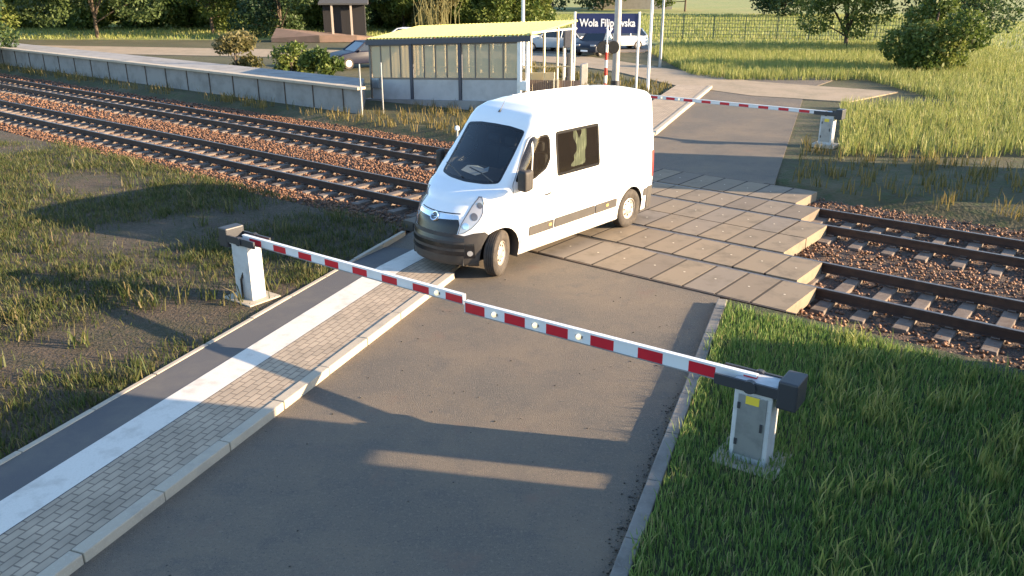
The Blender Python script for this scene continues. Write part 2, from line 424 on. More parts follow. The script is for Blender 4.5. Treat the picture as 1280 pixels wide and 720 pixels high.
# verges
sheet('verge', [rdp(-13.7, KR - .155), cross(KR - .155, -1.62), rl(14, -1.62), rdp(-13.7, -13)], .07, -.2, M['verge'])
sheet('verge', [rdp(-13.5, 7.685), rdp(13.6, 7.685), cross(7.9, -2.0), rl(-45, -2.0), (-40, 12), rdp(-13.5, 22)], .06, -.2, M['verge_soil'])
# ground beyond the tracks: station yard, dirt track and green field
sheet('dirt_track', [(-60, 66), (-14, 56.5), (-2, 56), (2.8, 52.6), (5.8, 47.6), (7.9, 41.2), (10.5, 37.5), (14, 35.5), (17.5, 38.8), (12, 43), (9.3, 48.4), (6.6, 54), (4.2, 59), (-1, 61), (-14, 62.5), (-60, 72)], .02, -.2, M['dirt'])
sheet('parking_area', [(-3.5, 61.05), (4.0, 60.2), (9.2, 60.8), (11, 66), (-3.0, 72.5), (-6, 72)], .03, -.2, M['tarmac_lot'])
sheet('field', [(-160, 76), (-13, 73.5), (11, 69), (12.2, 62), (9.6, 52), (14, 46), (30, 42), (160, 40), (420, 330), (0, 460), (-420, 330)], .008, -.2, M['field'])

# crossing deck of concrete slabs
mb = MB(); tints = []
rotR = Matrix.Rotation(RA, 3, 'Z')
rows = [(-1.385, -.05), (.085, 1.315), (1.45, 2.60), (2.625, 3.80), (3.935, 5.065), (5.20, 6.60)]
for (n0, n1) in rows:
    nc = (n0 + n1) / 2
    tL = -11.75 - .327 * (nc + 2.0); tR = -4.3 - .327 * (nc + 1.4)
    k0 = math.floor(tL / .6)
    t = k0 * .6 + (.05 if n0 < 0 else .27 if n0 < 1 else .1)
    while t < tR:
        c = rl(t + .3, nc); v = random.random(); b0 = len(mb.v)
        dz = random.uniform(-.0006, .0012)
        mb.box((c[0], c[1], -.09 + dz), (.555, n1 - n0 - .012, .215), rotR)
        tints += [v] * 8
        c2 = rl(t + .3 + random.uniform(-.03, .03), nc)
        V = []; 
        for k in range(8): V.append((c2[0] + .020 * math.cos(k * math.pi / 4), c2[1] + .020 * math.sin(k * math.pi / 4), .0195 + dz + .003))
        mb.add(V, [tuple(range(8))], 1); tints += [v] * 8
        t += .6
me = bpy.data.meshes.new('crossing_deck'); me.from_pydata(mb.v, [], mb.f); me.polygons.foreach_set('material_index', mb.mi)
a = me.attributes.new('tint', 'FLOAT', 'POINT'); a.data.foreach_set('value', tints)
deck = structure(link('crossing_deck', me, [M['slab'], M['slab_dot']]))
md = deck.modifiers.new('bevel', 'BEVEL'); md.width = .002; md.segments = 2; md.limit_method = 'ANGLE'
mb = MB()
for (n0, n1) in rows:
    nc = (n0 + n1) / 2; a0, a1 = rl(-11.8 - .327 * (nc + 2.0), nc), rl(-4.4 - .327 * (nc + 1.4), nc)
    mb.box(((a0[0] + a1[0]) / 2, (a0[1] + a1[1]) / 2, -.10), (math.dist(a0, a1), n1 - n0 - .05, .2325), rotR)
structure(mb.build('joint_filler', M['joint']))
mb = MB()
for n_ in (-1.41, 6.625):
    a0, a1 = rl(-12.2 - .327 * (n_ + 1.4), n_), rl(-4.0 - .327 * (n_ + 1.4), n_)
    L_ = math.dist(a0, a1)
    mb.box(((a0[0] + a1[0]) / 2, (a0[1] + a1[1]) / 2, -.08), (L_, .035, .19), rotR)
structure(mb.build('deck_edge', M['steel_edge']))

# railway tracks
def rail_mesh():
    prof = [(-.07, -.172), (.07, -.172), (.07, -.16), (.012, -.145), (.012, -.05), (.036, -.04), (.036, -.004), (.03, 0.), (-.03, 0.), (-.036, -.004), (-.036, -.04), (-.012, -.05), (-.012, -.145), (-.07, -.16)]
    mb = MB(); n = len(prof); L_ = 150.
    V = [(-L_ / 2, p[0], p[1]) for p in prof] + [(L_ / 2, p[0], p[1]) for p in prof]
    for i in range(n):
        mb.add([], []); 
    F_ = [(i, (i + 1) % n, n + (i + 1) % n, n + i) for i in range(n)]
    mb.add(V, F_); mb.mi = [1 if i in (6, 7, 8) else 0 for i in range(n)]
    return mb
rail_src = None; sleeper_src = None
for (nA, nB, lab) in ((0., 1.38, 'nearer railway track of two rusty rails on concrete sleepers, beside the verge'), (3.87, 5.13, 'farther railway track of two rusty rails on concrete sleepers, beside the weedy strip')):
    tr = empty('railway_track', (*rl(-10, (nA + nB) / 2), 0), RA, lab, 'railway track', 'railway tracks through the crossing')
    for s_, n_ in ((-1, nA), (1, nB)):
        if rail_src is None: o = rail_src = rail_mesh().build('rail', [M['rail_side'], M['rail_top']], tr)
        else: o = rail_src.copy(); col.objects.link(o); o.parent = tr
        o.location = (0, n_ - (nA + nB) / 2, .006)
    nc = (nA + nB) / 2
    tl, trr = -12.3 - .327 * (nc + 2), -3.9 - .327 * (nc + 1.4)
    ts = [tl - .62 * i for i in range(64)] + [trr + .62 * i for i in range(30)]
    for t in ts:
        if sleeper_src is None:
            mbx = MB()
            V = [(-.13, -1.25, -.36), (.13, -1.25, -.36), (.13, 1.25, -.36), (-.13, 1.25, -.36), (-.11, -1.25, -.185), (.11, -1.25, -.185), (.11, 1.25, -.185), (-.11, 1.25, -.185)]
            mbx.add(V, [(0, 3, 2, 1), (4, 5, 6, 7), (0, 1, 5, 4), (1, 2, 6, 5), (2, 3, 7, 6), (3, 0, 4, 7)])
            for y_ in (-.76, -.62, .62, .76): mbx.box((0, y_, -.165), (.12, .06, .04), None, 1)
            o = sleeper_src = mbx.build('sleeper', [M['sleeper'], M['rail_side']], tr, bevel=.012)
        else: o = sleeper_src.copy(); col.objects.link(o); o.parent = tr
        o.location = (t + 10, random.uniform(-.02, .02), random.uniform(-.012, .008)); o.rotation_euler = (0, 0, random.uniform(-.015, .015))

# ballast
def on_deck(t, n): return (t > -12.0 - .327 * (n + 2.0)) & (t < -4.2 - .327 * (n + 1.4))
sheet('ballast_bed', [rl(-120, -1.65), rl(60, -1.65), rl(60, 6.85), rl(-120, 6.85)], -.245, -.29, M['ballast_bed'])
def stones(n, t0, t1, n0, n1, size, zf, seed):
    g = np.random.default_rng(seed)
    t = g.uniform(t0, t1, n); q = g.uniform(n0, n1, n)
    keep = ~on_deck(t, q); t, q = t[keep], q[keep]; n = len(t)
    base = np.array([(1, 0, 0), (-1, 0, 0), (0, 1, 0), (0, -1, 0), (0, 0, 1), (0, 0, -1)], float)
    s = g.uniform(.55, 1.25, (n, 1, 1)) * size
    V = base[None] * s * g.uniform(.6, 1.2, (n, 6, 1)) + g.normal(0, .12, (n, 6, 3)) * size
    a = g.uniform(0, 2 * np.pi, n); c, si = np.cos(a), np.sin(a)
    x = V[..., 0] * c[:, None] - V[..., 1] * si[:, None]; y = V[..., 0] * si[:, None] + V[..., 1] * c[:, None]
    X = dr[0] * t + nr[0] * (q + RO); Y = dr[1] * t + nr[1] * (q + RO)
    V = np.stack([x + X[:, None], y + Y[:, None], V[..., 2] * .8 + zf(q, g)[:, None]], -1)
    Fb = np.array([(0, 2, 4), (2, 1, 4), (1, 3, 4), (3, 0, 4), (2, 0, 5), (1, 2, 5), (3, 1, 5), (0, 3, 5)])
    F_ = (Fb[None] + 6 * np.arange(n)[:, None, None]).reshape(-1, 3)
    return V.reshape(-1, 3), F_, np.repeat(np.clip(g.normal(.5, .25, n), 0, 1), 6)
def bal_z(q, g):
    d = np.minimum(np.abs(q - .69), np.abs(q - 4.5))
    z = np.where(d < 1.3, -.245, -.225) + np.where((d > 1.35), .03, 0) + g.uniform(-.02, .025, len(q))
    return np.where((q < -1.3) | (q > 6.5), z - .03, z)
parts = [stones(30000, -32, -11, -1.6, 6.9, .042, bal_z, 1), stones(9000, -60, -32, -1.6, 6.9, .06, bal_z, 2), stones(15000, -9, 9, -1.6, 6.9, .042, bal_z, 3)]
Vs, Fs, Ts, k = [], [], [], 0
for v, f, t in parts:
    Vs.append(v); Fs.append(f + k); Ts.append(t); k += len(v)
tag(np_mesh('ballast', np.concatenate(Vs), np.concatenate(Fs), M['ballast'], np.concatenate(Ts)), 'reddish brown crushed stone ballast around the rails', 'ballast', kind='stuff')

# ------------------------------------------------------------------ grass and weeds
def blades(xy, h, w, m, name, label, z, lean=.45, seed=0, tintc=.5):
    g = np.random.default_rng(seed); n = len(xy)
    hh = h * g.uniform(.45, 1.2, n); ww = w * g.uniform(.7, 1.3, n)
    a = g.uniform(0, 2 * np.pi, n); l = g.uniform(.1, 1., n) * lean * hh; b = g.uniform(0, 2 * np.pi, n)
    sx, sy = np.cos(a) * ww, np.sin(a) * ww; lx, ly = np.cos(b) * l, np.sin(b) * l
    zz = z if np.ndim(z) else np.full(n, z)
    x, y = xy[:, 0], xy[:, 1]
    V = np.stack([np.stack([x - sx, y - sy, zz], -1), np.stack([x + sx, y + sy, zz], -1),
                  np.stack([x + sx * .7 + lx * .35, y + sy * .7 + ly * .35, zz + hh * .6], -1), np.stack([x - sx * .7 + lx * .35, y - sy * .7 + ly * .35, zz + hh * .6], -1),
                  np.stack([x + lx, y + ly, zz + hh * .98], -1)], 1)
    F4 = np.array([[0, 1, 2], [0, 2, 3], [3, 2, 4]])
    F_ = (F4[None] + 5 * np.arange(n)[:, None, None]).reshape(-1, 3)
    t = np.clip(g.normal(tintc, .22, n), 0, 1)
    return tag(np_mesh(name, V.reshape(-1, 3), F_, m, np.repeat(t, 5)), label, 'grass', kind='stuff')
def scatter(n, x0, x1, y0, y1, cond, seed, clump=0):
    g = np.random.default_rng(seed)
    if clump:
        c = np.stack([g.uniform(x0, x1, n // clump), g.uniform(y0, y1, n // clump)], -1)
        p = np.repeat(c, clump, 0) + g.normal(0, .09, (len(c) * clump, 2))
    else: p = np.stack([g.uniform(x0, x1, n), g.uniform(y0, y1, n)], -1)
    return p[cond(p[:, 0], p[:, 1])]
p = scatter(90000, .2, 7.5, 4.5, 14, lambda x, y: (road_n(x, y) < 1.08) & (rail_n(x, y) < -1.9) & (road_n(x, y) > -5.5), 21)
blades(p, .135, .0065, M['grass_green'], 'verge_grass', 'short green grass on the verge behind the right kerb', .065, seed=22)
p = scatter(9000, .2, 7.5, 4.5, 14, lambda x, y: (road_n(x, y) < -.35) & (rail_n(x, y) < -1.9) & (road_n(x, y) > -5.5), 221, 25)
blades(p, .27, .009, M['grass_field'], 'verge_weeds', 'taller yellowish tufts among the green grass of the right verge', .065, lean=.8, seed=222, tintc=.45)
p = scatter(5200, .2, 4, 4.5, 11, lambda x, y: (road_n(x, y) < 1.16) & (road_n(x, y) > .93) & (rail_n(x, y) < -1.9), 23, 14)
blades(p, .17, .007, M['grass_green'], 'kerb_grass', 'longer grass hanging over the right kerb', .07, lean=.8, seed=24, tintc=.65)
lv = lambda x, y: (road_n(x, y) > 7.70) & (rail_n(x, y) < -1.75)
p = np.concatenate([scatter(90000, -16, -2.2, 4, 26, lv, 25), scatter(90000, -16, -2.2, 4, 26, lv, 251, 26)])
dens = np.sin(p[:, 0] * 1.3 + np.sin(p[:, 1] * .9) * 1.7) + np.sin(p[:, 1] * 1.1 - p[:, 0] * .5 + 2) + rng.normal(0, .7, len(p))
blades(p[dens > -.35], .14, .007, M['grass_rough'], 'verge_grass', 'rough patchy dull grass on the bare soil left of the footpath', .05, lean=.8, seed=26)
p = scatter(2600, -16, -2.2, 4, 26, lv, 253, 20)
blades(p, .34, .012, M['grass_rough'], 'verge_weeds', 'taller weed tufts on the soil left of the footpath', .05, lean=.9, seed=254, tintc=.6)
wt = lambda x, y: (rail_n(x, y) > 6.7) & (rail_n(x, y) < 13) & ((road_n(x, y) > 7.2) | (road_n(x, y) < .6))
p = scatter(90000, -40, 20, 14, 62, wt, 27, 8)
p = p[~((rail_n(p[:, 0], p[:, 1]) > 7.9) & ((dr[0] * p[:, 0] + dr[1] * p[:, 1]) < -24.2))]
blades(p, .36, .013, M['grass_dry'], 'weeds', 'dry yellowish weeds between the tracks and the shelter', -.03, lean=.5, seed=28, tintc=.52)
p = scatter(120000, -60, 60, 38, 125, lambda x, y: (y > 62) & ((y > 74) | (x > 11.5)) , 29)
blades(p, .32, .035, M['grass_field'], 'meadow_grass', 'rough meadow grass of the field beyond the car park', 0., seed=30)
p = scatter(140000, 7.5, 34, 24, 66, lambda x, y: ((x > 9.5 + np.maximum(0, (46 - y)) * .55) | ((y < 35) & (road_n(x, y) < -.5))) & (rail_n(x, y) > 7.2) & (road_n(x, y) < 12), 31, 6)
p = p[~((p[:, 1] > 34) & (p[:, 1] < 43.5) & (p[:, 0] < 18))]
blades(p, .5, .013, M['grass_field'], 'tall_grass', 'tall rough grass growing beside the dirt track', 0., lean=.4, seed=32, tintc=.55)
p = scatter(9000, -1, 9, 33, 56, lambda x, y: (road_n(x, y) > 7) & (rail_n(x, y) > 13) & (y < 56 - 1.7 * (x + 1)), 33, 6)
blades(p, .28, .02, M['grass_dry'], 'yard_grass', 'thin dry grass behind the station name sign posts', -.03, seed=34, tintc=.35)

g = np.random.default_rng(91); n = 900
t_ = g.uniform(-2, 9.6, n); q_ = KR + .01 + np.abs(g.normal(0, .07, n))
k = g.random(n) < .12; t_ = np.where(k, g.uniform(3, 13, n), t_); q_ = np.where(k, g.uniform(KR, KL, n), q_)
base = np.array([(1, 0, 0), (-1, 0, 0), (0, 1, 0), (0, -1, 0), (0, 0, 1), (0, 0, -1)], float) * [1, 1, .5]
Vd = base[None] * g.uniform(.006, .017, (n, 1, 1)) * g.uniform(.6, 1.3, (n, 6, 1))
ctr = np.stack([dd[0] * t_ + nd[0] * q_, dd[1] * t_ + nd[1] * q_, np.full(n, .006)], -1)
Fb = np.array([(0, 2, 4), (2, 1, 4), (1, 3, 4), (3, 0, 4), (2, 0, 5), (1, 2, 5), (3, 1, 5), (0, 3, 5)])
tag(np_mesh('road_grit', (Vd + ctr[:, None]).reshape(-1, 3), (Fb[None] + 6 * np.arange(n)[:, None, None]).reshape(-1, 3), leaf_mat('grit', [(.02, .018, .015), (.06, .05, .04), (.2, .17, .13)], 0.), np.repeat(np.clip(g.normal(.35, .25, n), 0, 1), 6)), 'dark grit and leaf litter scattered on the road', 'grit', kind='stuff')
# ------------------------------------------------------------------ the van
def smax(a, b, k):
    h = np.maximum(k - np.abs(a - b), 0) / k
    return np.maximum(a, b) + h * h * k * .25
ZT_S = [-.5, 0, .22, .30, .6, .93, 1.35, 1.70, 1.80, 1.95, 2.2, 2.6, 3.5, 5.0, 5.5, 5.9]
ZT_Z = [.86, .99, 1.15, 1.225, 1.39, 1.49, 1.96, 2.385, 2.51, 2.635, 2.725, 2.765, 2.775, 2.745, 2.725, 2.69]
_ss = np.linspace(-.5, 5.9, 1281)
_zz = np.interp(_ss, ZT_S, ZT_Z)
_ker = np.hanning(25); _ker /= _ker.sum()
_zp = np.convolve(np.pad(_zz, 12, mode='edge'), _ker, mode='valid')
_sl = np.gradient(_zp, _ss)
def van_F(s, y, z):
    ay = np.abs(y)
    w = np.interp(z, [.2, .5, .9, 1.3, 1.6, 2.0, 2.4, 2.75], [.905, .935, .952, .945, .922, .878, .838, .80])
    w = w - np.interp(s, [0, .3, .6, 1.0, 1.4, 4.6, 5.8], [.10, .06, .03, .01, 0, 0, .035])
    a = ay - w
    se = s - np.interp(s, [0, .3, .7, 1.0, 1.8, 2.6], [.0, .03, .05, .09, .09, 0]) * (ay / .75) ** 2
    b = (z - np.interp(se, _ss, _zp) + np.interp(s, [0, 1.8, 2.4], [.0, .01, .055]) * (ay / .8) ** 2) / np.sqrt(1 + np.interp(se, _ss, _sl) ** 2)
    c = (np.interp(z, [.2, .3, .45, .62, .75, .95, 1.1, 1.25], [.12, .08, .06, .07, .11, .17, .24, .40]) + .63 * (ay / .95) ** 2.5 - s) * .8
    d = s - (5.76 - .07 * np.maximum(z - 1.5, 0) / 1.1 - .05 * (ay / .9) ** 4)
    e = .255 - z
    k1 = np.interp(s, [0, .8, 1.2, 1.8, 2.3], [.10, .10, .12, .19, .27]) * np.interp(s, [4.6, 5.5], [1, .72])
    f = smax(a, b, k1); f = smax(f, c, .14); f = smax(f, d, .09); return smax(f, e, .05)
def solve(P0, P1):                        # first surface point going from the inside P0 to the outside P1
    lo = np.zeros(len(P0)); hi = np.ones(len(P0))
    for _ in range(34):
        m_ = (lo + hi) / 2; Q = P0 + (P1 - P0) * m_[:, None]
        ins = van_F(Q[:, 0], Q[:, 1], Q[:, 2]) < 0
        lo = np.where(ins, m_, lo); hi = np.where(ins, hi, m_)
    return P0 + (P1 - P0) * ((lo + hi) / 2)[:, None]
def van_N(Q):
    e = 1e-3; g = []
    for k in range(3):
        d = np.zeros(3); d[k] = e
        A, B = Q + d, Q - d
        g.append(van_F(A[:, 0], A[:, 1], A[:, 2]) - van_F(B[:, 0], B[:, 1], B[:, 2]))
    g = np.stack(g, -1); return g / np.linalg.norm(g, axis=1, keepdims=True)
def side_map(sgn):
    def f(P):
        P = np.asarray(P, float); n = len(P)
        return solve(np.stack([P[:, 0], np.zeros(n) + .02 * sgn, P[:, 1]], -1), np.stack([P[:, 0], np.full(n, 1.4 * sgn), P[:, 1]], -1))
    return f
def front_map(P):                         # (y, z)
    P = np.asarray(P, float); n = len(P)
    return solve(np.stack([np.full(n, 2.6), P[:, 0], P[:, 1]], -1), np.stack([np.full(n, -.6), P[:, 0], P[:, 1]], -1))
def wrap_map(P):                          # (angle from straight ahead in degrees, z)
    P = np.asarray(P, float); n = len(P); a = np.radians(P[:, 0])
    return solve(np.stack([np.full(n, 1.0), np.zeros(n), P[:, 1]], -1), np.stack([1.0 - 1.8 * np.cos(a), 1.8 * np.sin(a), P[:, 1]], -1))
def roof_map(P):                          # (s, y)
    P = np.asarray(P, float); n = len(P)
    return solve(np.stack([P[:, 0], P[:, 1], np.full(n, 1.0)], -1), np.stack([P[:, 0], P[:, 1], np.full(n, 3.2)], -1))
def round_poly(pts, r, seg=5):
    out = []; n = len(pts)
    for i in range(n):
        p0, p, p1 = [np.array(pts[(i + k) % n], float) for k in (-1, 0, 1)]
        a, b = p0 - p, p1 - p; la, lb = np.linalg.norm(a), np.linalg.norm(b)
        q = min(r, la * .45, lb * .45); A, B = p + a / la * q, p + b / lb * q
        for k in range(seg + 1):
            t = k / seg; out.append(tuple((1 - t) ** 2 * A + 2 * t * (1 - t) * p + t * t * B))
    return out
def resample(poly, h):
    out = []; n = len(poly)
    for i in range(n):
        a, b = np.array(poly[i]), np.array(poly[(i + 1) % n]); k = max(1, int(np.ceil(np.linalg.norm(b - a) / h)))
        out += [tuple(a + (b - a) * j / k) for j in range(k)]
    return out
def inside(P, poly):
    P = np.asarray(P, float); x, y = P[:, 0], P[:, 1]; r = np.zeros(len(P), bool); n = len(poly)
    for i in range(n):
        x0, y0 = poly[i]; x1, y1 = poly[(i + 1) % n]
        if y0 == y1: continue
        c = ((y0 > y) != (y1 > y)) & (x < (x1 - x0) * (y - y0) / (y1 - y0) + x0); r ^= c
    return r
def inset(poly, d, sc=(1., 1.)):
    """move a closed loop inwards by d (in metres; sc = metres per unit on each axis)"""
    P = np.array(poly) * sc; n = len(P)
    ar = np.sum(P[:, 0] * np.roll(P[:, 1], -1) - np.roll(P[:, 0], -1) * P[:, 1]); sg = 1 if ar > 0 else -1
    T = np.roll(P, -1, 0) - np.roll(P, 1, 0); T /= np.linalg.norm(T, axis=1, keepdims=True) + 1e-12
    N = np.stack([-T[:, 1], T[:, 0]], -1) * sg
    return [tuple(p) for p in (P + N * d) / sc]
def patch(name, loops, fmap, off, m, parent, h=.05, sc=(1., 1.), skirt=.02, smooth=True):
    """a surface patch over the van skin: loops[0] outer boundary, further loops are holes"""
    loops = [resample([tuple(np.array(p) * sc) for p in L], h) for L in loops]
    V = []; E = []
    for L in loops:
        k = len(V); V += L; E += [(k + i, k + (i + 1) % len(L)) for i in range(len(L))]
    nb = len(V); A = np.array(loops[0]); lo, hi = A.min(0), A.max(0)
    gx, gy = np.meshgrid(np.arange(lo[0] + h / 2, hi[0], h), np.arange(lo[1] + h / 2, hi[1], h)); gp = np.stack([gx.ravel(), gy.ravel()], -1)
    if len(gp):
        k = inside(gp, loops[0])
        for L in loops[1:]: k &= ~inside(gp, L)
        gp = gp[k]
        if len(gp):
            bd = np.array(V); dist = np.min(np.linalg.norm(gp[:, None] - bd[None], axis=2), 1); gp = gp[dist > h * .45]
    V += [tuple(q) for q in gp]
    vo, _, fo, _, _, _ = delaunay_2d_cdt([Vector(q) for q in V], E, [], 1, 1e-6)
    vo = np.array([(q.x, q.y) for q in vo]); fo = [tuple(f) for f in fo]
    cen = np.array([vo[list(f)].mean(0) for f in fo]); k = inside(cen, loops[0])
    for L in loops[1:]: k &= ~inside(cen, L)
    fo = [f for f, kk in zip(fo, k) if kk]
    S = fmap(vo / np.array(sc)); N = van_N(S); top = S + N * off
    Vx = [(-q[0], q[1], q[2]) for q in top]
    cnt = {}
    for f in fo:
        for i in range(len(f)):
            e = tuple(sorted((f[i], f[(i + 1) % len(f)]))); cnt[e] = cnt.get(e, 0) + 1
    if skirt:
        low = S + N * (off - skirt); k = len(Vx); Vx += [(-q[0], q[1], q[2]) for q in low]
        fo = fo + [(a, b, b + k, a + k) for (a, b), c in cnt.items() if c == 1]
    mb = MB(); mb.add(Vx, fo)
    o = mb.build(name, m, parent, smooth=smooth)
    # make sure the outer faces look outwards
    me = o.data; q = me.polygons[0]; ctr = np.array([[-q.center.x, q.center.y, q.center.z]])
    n0 = van_N(ctr)[0]
    if (-n0[0] * q.normal.x + n0[1] * q.normal.y + n0[2] * q.normal.z) < 0: me.flip_normals()
    return o

WF, WR, WRAD = .87, 4.85, .40
van = empty('van', (-1.45, 13.67, 0), R(229.3), 'large white panel van with a high roof turning left over the level crossing', 'van')
# outlines: side windows in (s, z), windscreen in (y, z)
door_win = [(1.22, 1.585), (1.30, 1.70), (1.46, 1.92), (1.725, 2.24), (1.79, 2.28), (2.13, 2.28), (2.20, 2.20), (2.19, 1.85), (2.06, 1.69), (1.70, 1.56)]
door_win = round_poly(door_win, .06, 3)
mid_win = round_poly([(2.36, 1.50), (2.36, 2.29), (3.68, 2.29), (3.68, 1.50)], .07, 4)
screen = [(-.68, 1.555), (-.42, 1.515), (0, 1.50), (.42, 1.515), (.68, 1.555), (.665, 2.36), (.35, 2.405), (0, 2.415), (-.35, 2.405), (-.665, 2.36)]
screen = round_poly(screen, .06, 3)
# body skin
xs = np.linspace(-.1, 5.9, 231); ys = np.linspace(-1.05, 1.05, 85); zs = np.linspace(.15, 2.9, 111)
keyed = {}; OV = []; OF = []
def gv(p):
    k = (round(p[0], 4), round(p[1], 4), round(p[2], 4))
    if k not in keyed: keyed[k] = len(OV); OV.append(p)
    return keyed[k]
def face_grid(A, B, mk):
    I = [[gv(mk(a, b)) for b in B] for a in A]
    for i in range(len(A) - 1):
        for j in range(len(B) - 1): OF.append((I[i][j], I[i + 1][j], I[i + 1][j + 1], I[i][j + 1]))
face_grid(xs, zs, lambda a, b: (a, -1.05, b)); face_grid(xs, zs, lambda a, b: (a, 1.05, b))
face_grid(ys, zs, lambda a, b: (-.1, a, b)); face_grid(ys, zs, lambda a, b: (5.9, a, b))
face_grid(xs, ys, lambda a, b: (a, b, 2.9)); face_grid(xs, ys, lambda a, b: (a, b, .15))
OV = np.array(OV); OF = np.array(OF)
core = np.stack([np.clip(OV[:, 0], 1.75, 5.1), np.clip(OV[:, 1], -.3, .3), np.clip(OV[:, 2], .8, 1.7)], -1)
SV = solve(core, OV)
SN = van_N(SV)
# crisp wheel arches: pull nearby skin points onto the arch circle
ARC = .455
for ws_ in (WF, WR):
    dx, dz = SV[:, 0] - ws_, SV[:, 2] - (WRAD + .01); r_ = np.hypot(dx, dz); k = (np.abs(r_ - ARC) < .016) & (np.abs(SV[:, 1]) > .55)
    q = SV[k].copy(); q[:, 0] = ws_ + dx[k] / r_[k] * ARC; q[:, 2] = WRAD + .01 + dz[k] / r_[k] * ARC
    SV[k] = q
C4 = SV[OF].mean(1); N4 = SN[OF].mean(1)
drop = N4[:, 2] < -.75
for ws_ in (WF, WR): drop |= (np.hypot(C4[:, 0] - ws_, C4[:, 2] - (WRAD + .01)) < ARC - .002) & (np.abs(C4[:, 1]) > .45)
dwi, mwi, sci = inset(door_win, .018), inset(mid_win, .02), inset(screen, .02)
sideish = np.abs(C4[:, 1]) > .7
drop |= sideish & (inside(C4[:, [0, 2]], dwi) | inside(C4[:, [0, 2]], mwi)) & (np.abs(N4[:, 1]) > .6)
drop |= (C4[:, 0] < 2.0) & (N4[:, 0] < -.3) & inside(C4[:, [1, 2]], sci)
KF = OF[~drop]
def skin_obj(name, V, F_, m, parent, flip=False):
    used = np.unique(F_); mp = -np.ones(len(V), int); mp[used] = np.arange(len(used))
    o = np_mesh(name, V[used] * [-1, 1, 1], mp[F_], m, parent=parent, smooth=True)
    bm = bmesh.new(); bm.from_mesh(o.data); bmesh.ops.recalc_face_normals(bm, faces=bm.faces); bm.to_mesh(o.data); bm.free()
    return o
# orient faces outwards before making the mesh
c4 = SV[KF].mean(1); e1 = SV[KF[:, 1]] - SV[KF[:, 0]]; e2 = SV[KF[:, 3]] - SV[KF[:, 0]]
gn = np.cross(e1, e2); fl = np.sum(gn * SN[KF[:, 0]], 1) > 0       # the s axis is mirrored when written out
KF[fl] = KF[fl][:, ::-1]
used = np.unique(KF); mp = -np.ones(len(SV), int); mp[used] = np.arange(len(used))
body = np_mesh('body', SV[used] * [-1, 1, 1], mp[KF], M['van_paint'], parent=van, smooth=True)
lin = KF[(c4[:, 0] > .95) & (c4[:, 2] > .5)]
LV = SV - SN * .045
used = np.unique(lin); mp = -np.ones(len(SV), int); mp[used] = np.arange(len(used))
np_mesh('inner_lining', LV[used] * [-1, 1, 1], mp[lin], M['interior'], parent=van, smooth=True)
# underbody and arch liners
MB().box((-2.9, 0, .33), (5.2, 1.2, .16)).box((-2.86, 0, .33), (2.9, 1.66, .14)).box((-5.42, 0, .36), (.5, 1.7, .12)).box((-.5, 0, .33), (.5, 1.2, .14)).build('underbody', M['interior'], van)
for sy in (-1, 1):
    for ws_ in (WF, WR):
        mb = MB(); n = 28; V = []
        for k in range(n + 1):
            a = math.pi * (-.12 + 1.24 * k / n); r_ = ARC + .006
            s_, z_ = ws_ - r_ * math.cos(a), WRAD + .01 + r_ * math.sin(a)
            yo = float(side_map(1)([(s_, max(z_, .33))])[0][1]) - .004
            for y_ in (yo, .50): V.append((-s_, sy * y_, z_))
        F_ = [(2 * k, 2 * k + 1, 2 * k + 3, 2 * k + 2) for k in range(n)]
        V.append((-ws_, sy * .5, WRAD)); F_ += [(2 * k + 1, 2 * n + 2, 2 * k + 3) for k in range(n)]
        mb.add(V, F_).build('wheel_arch', M['black_plastic'], van, smooth=True)
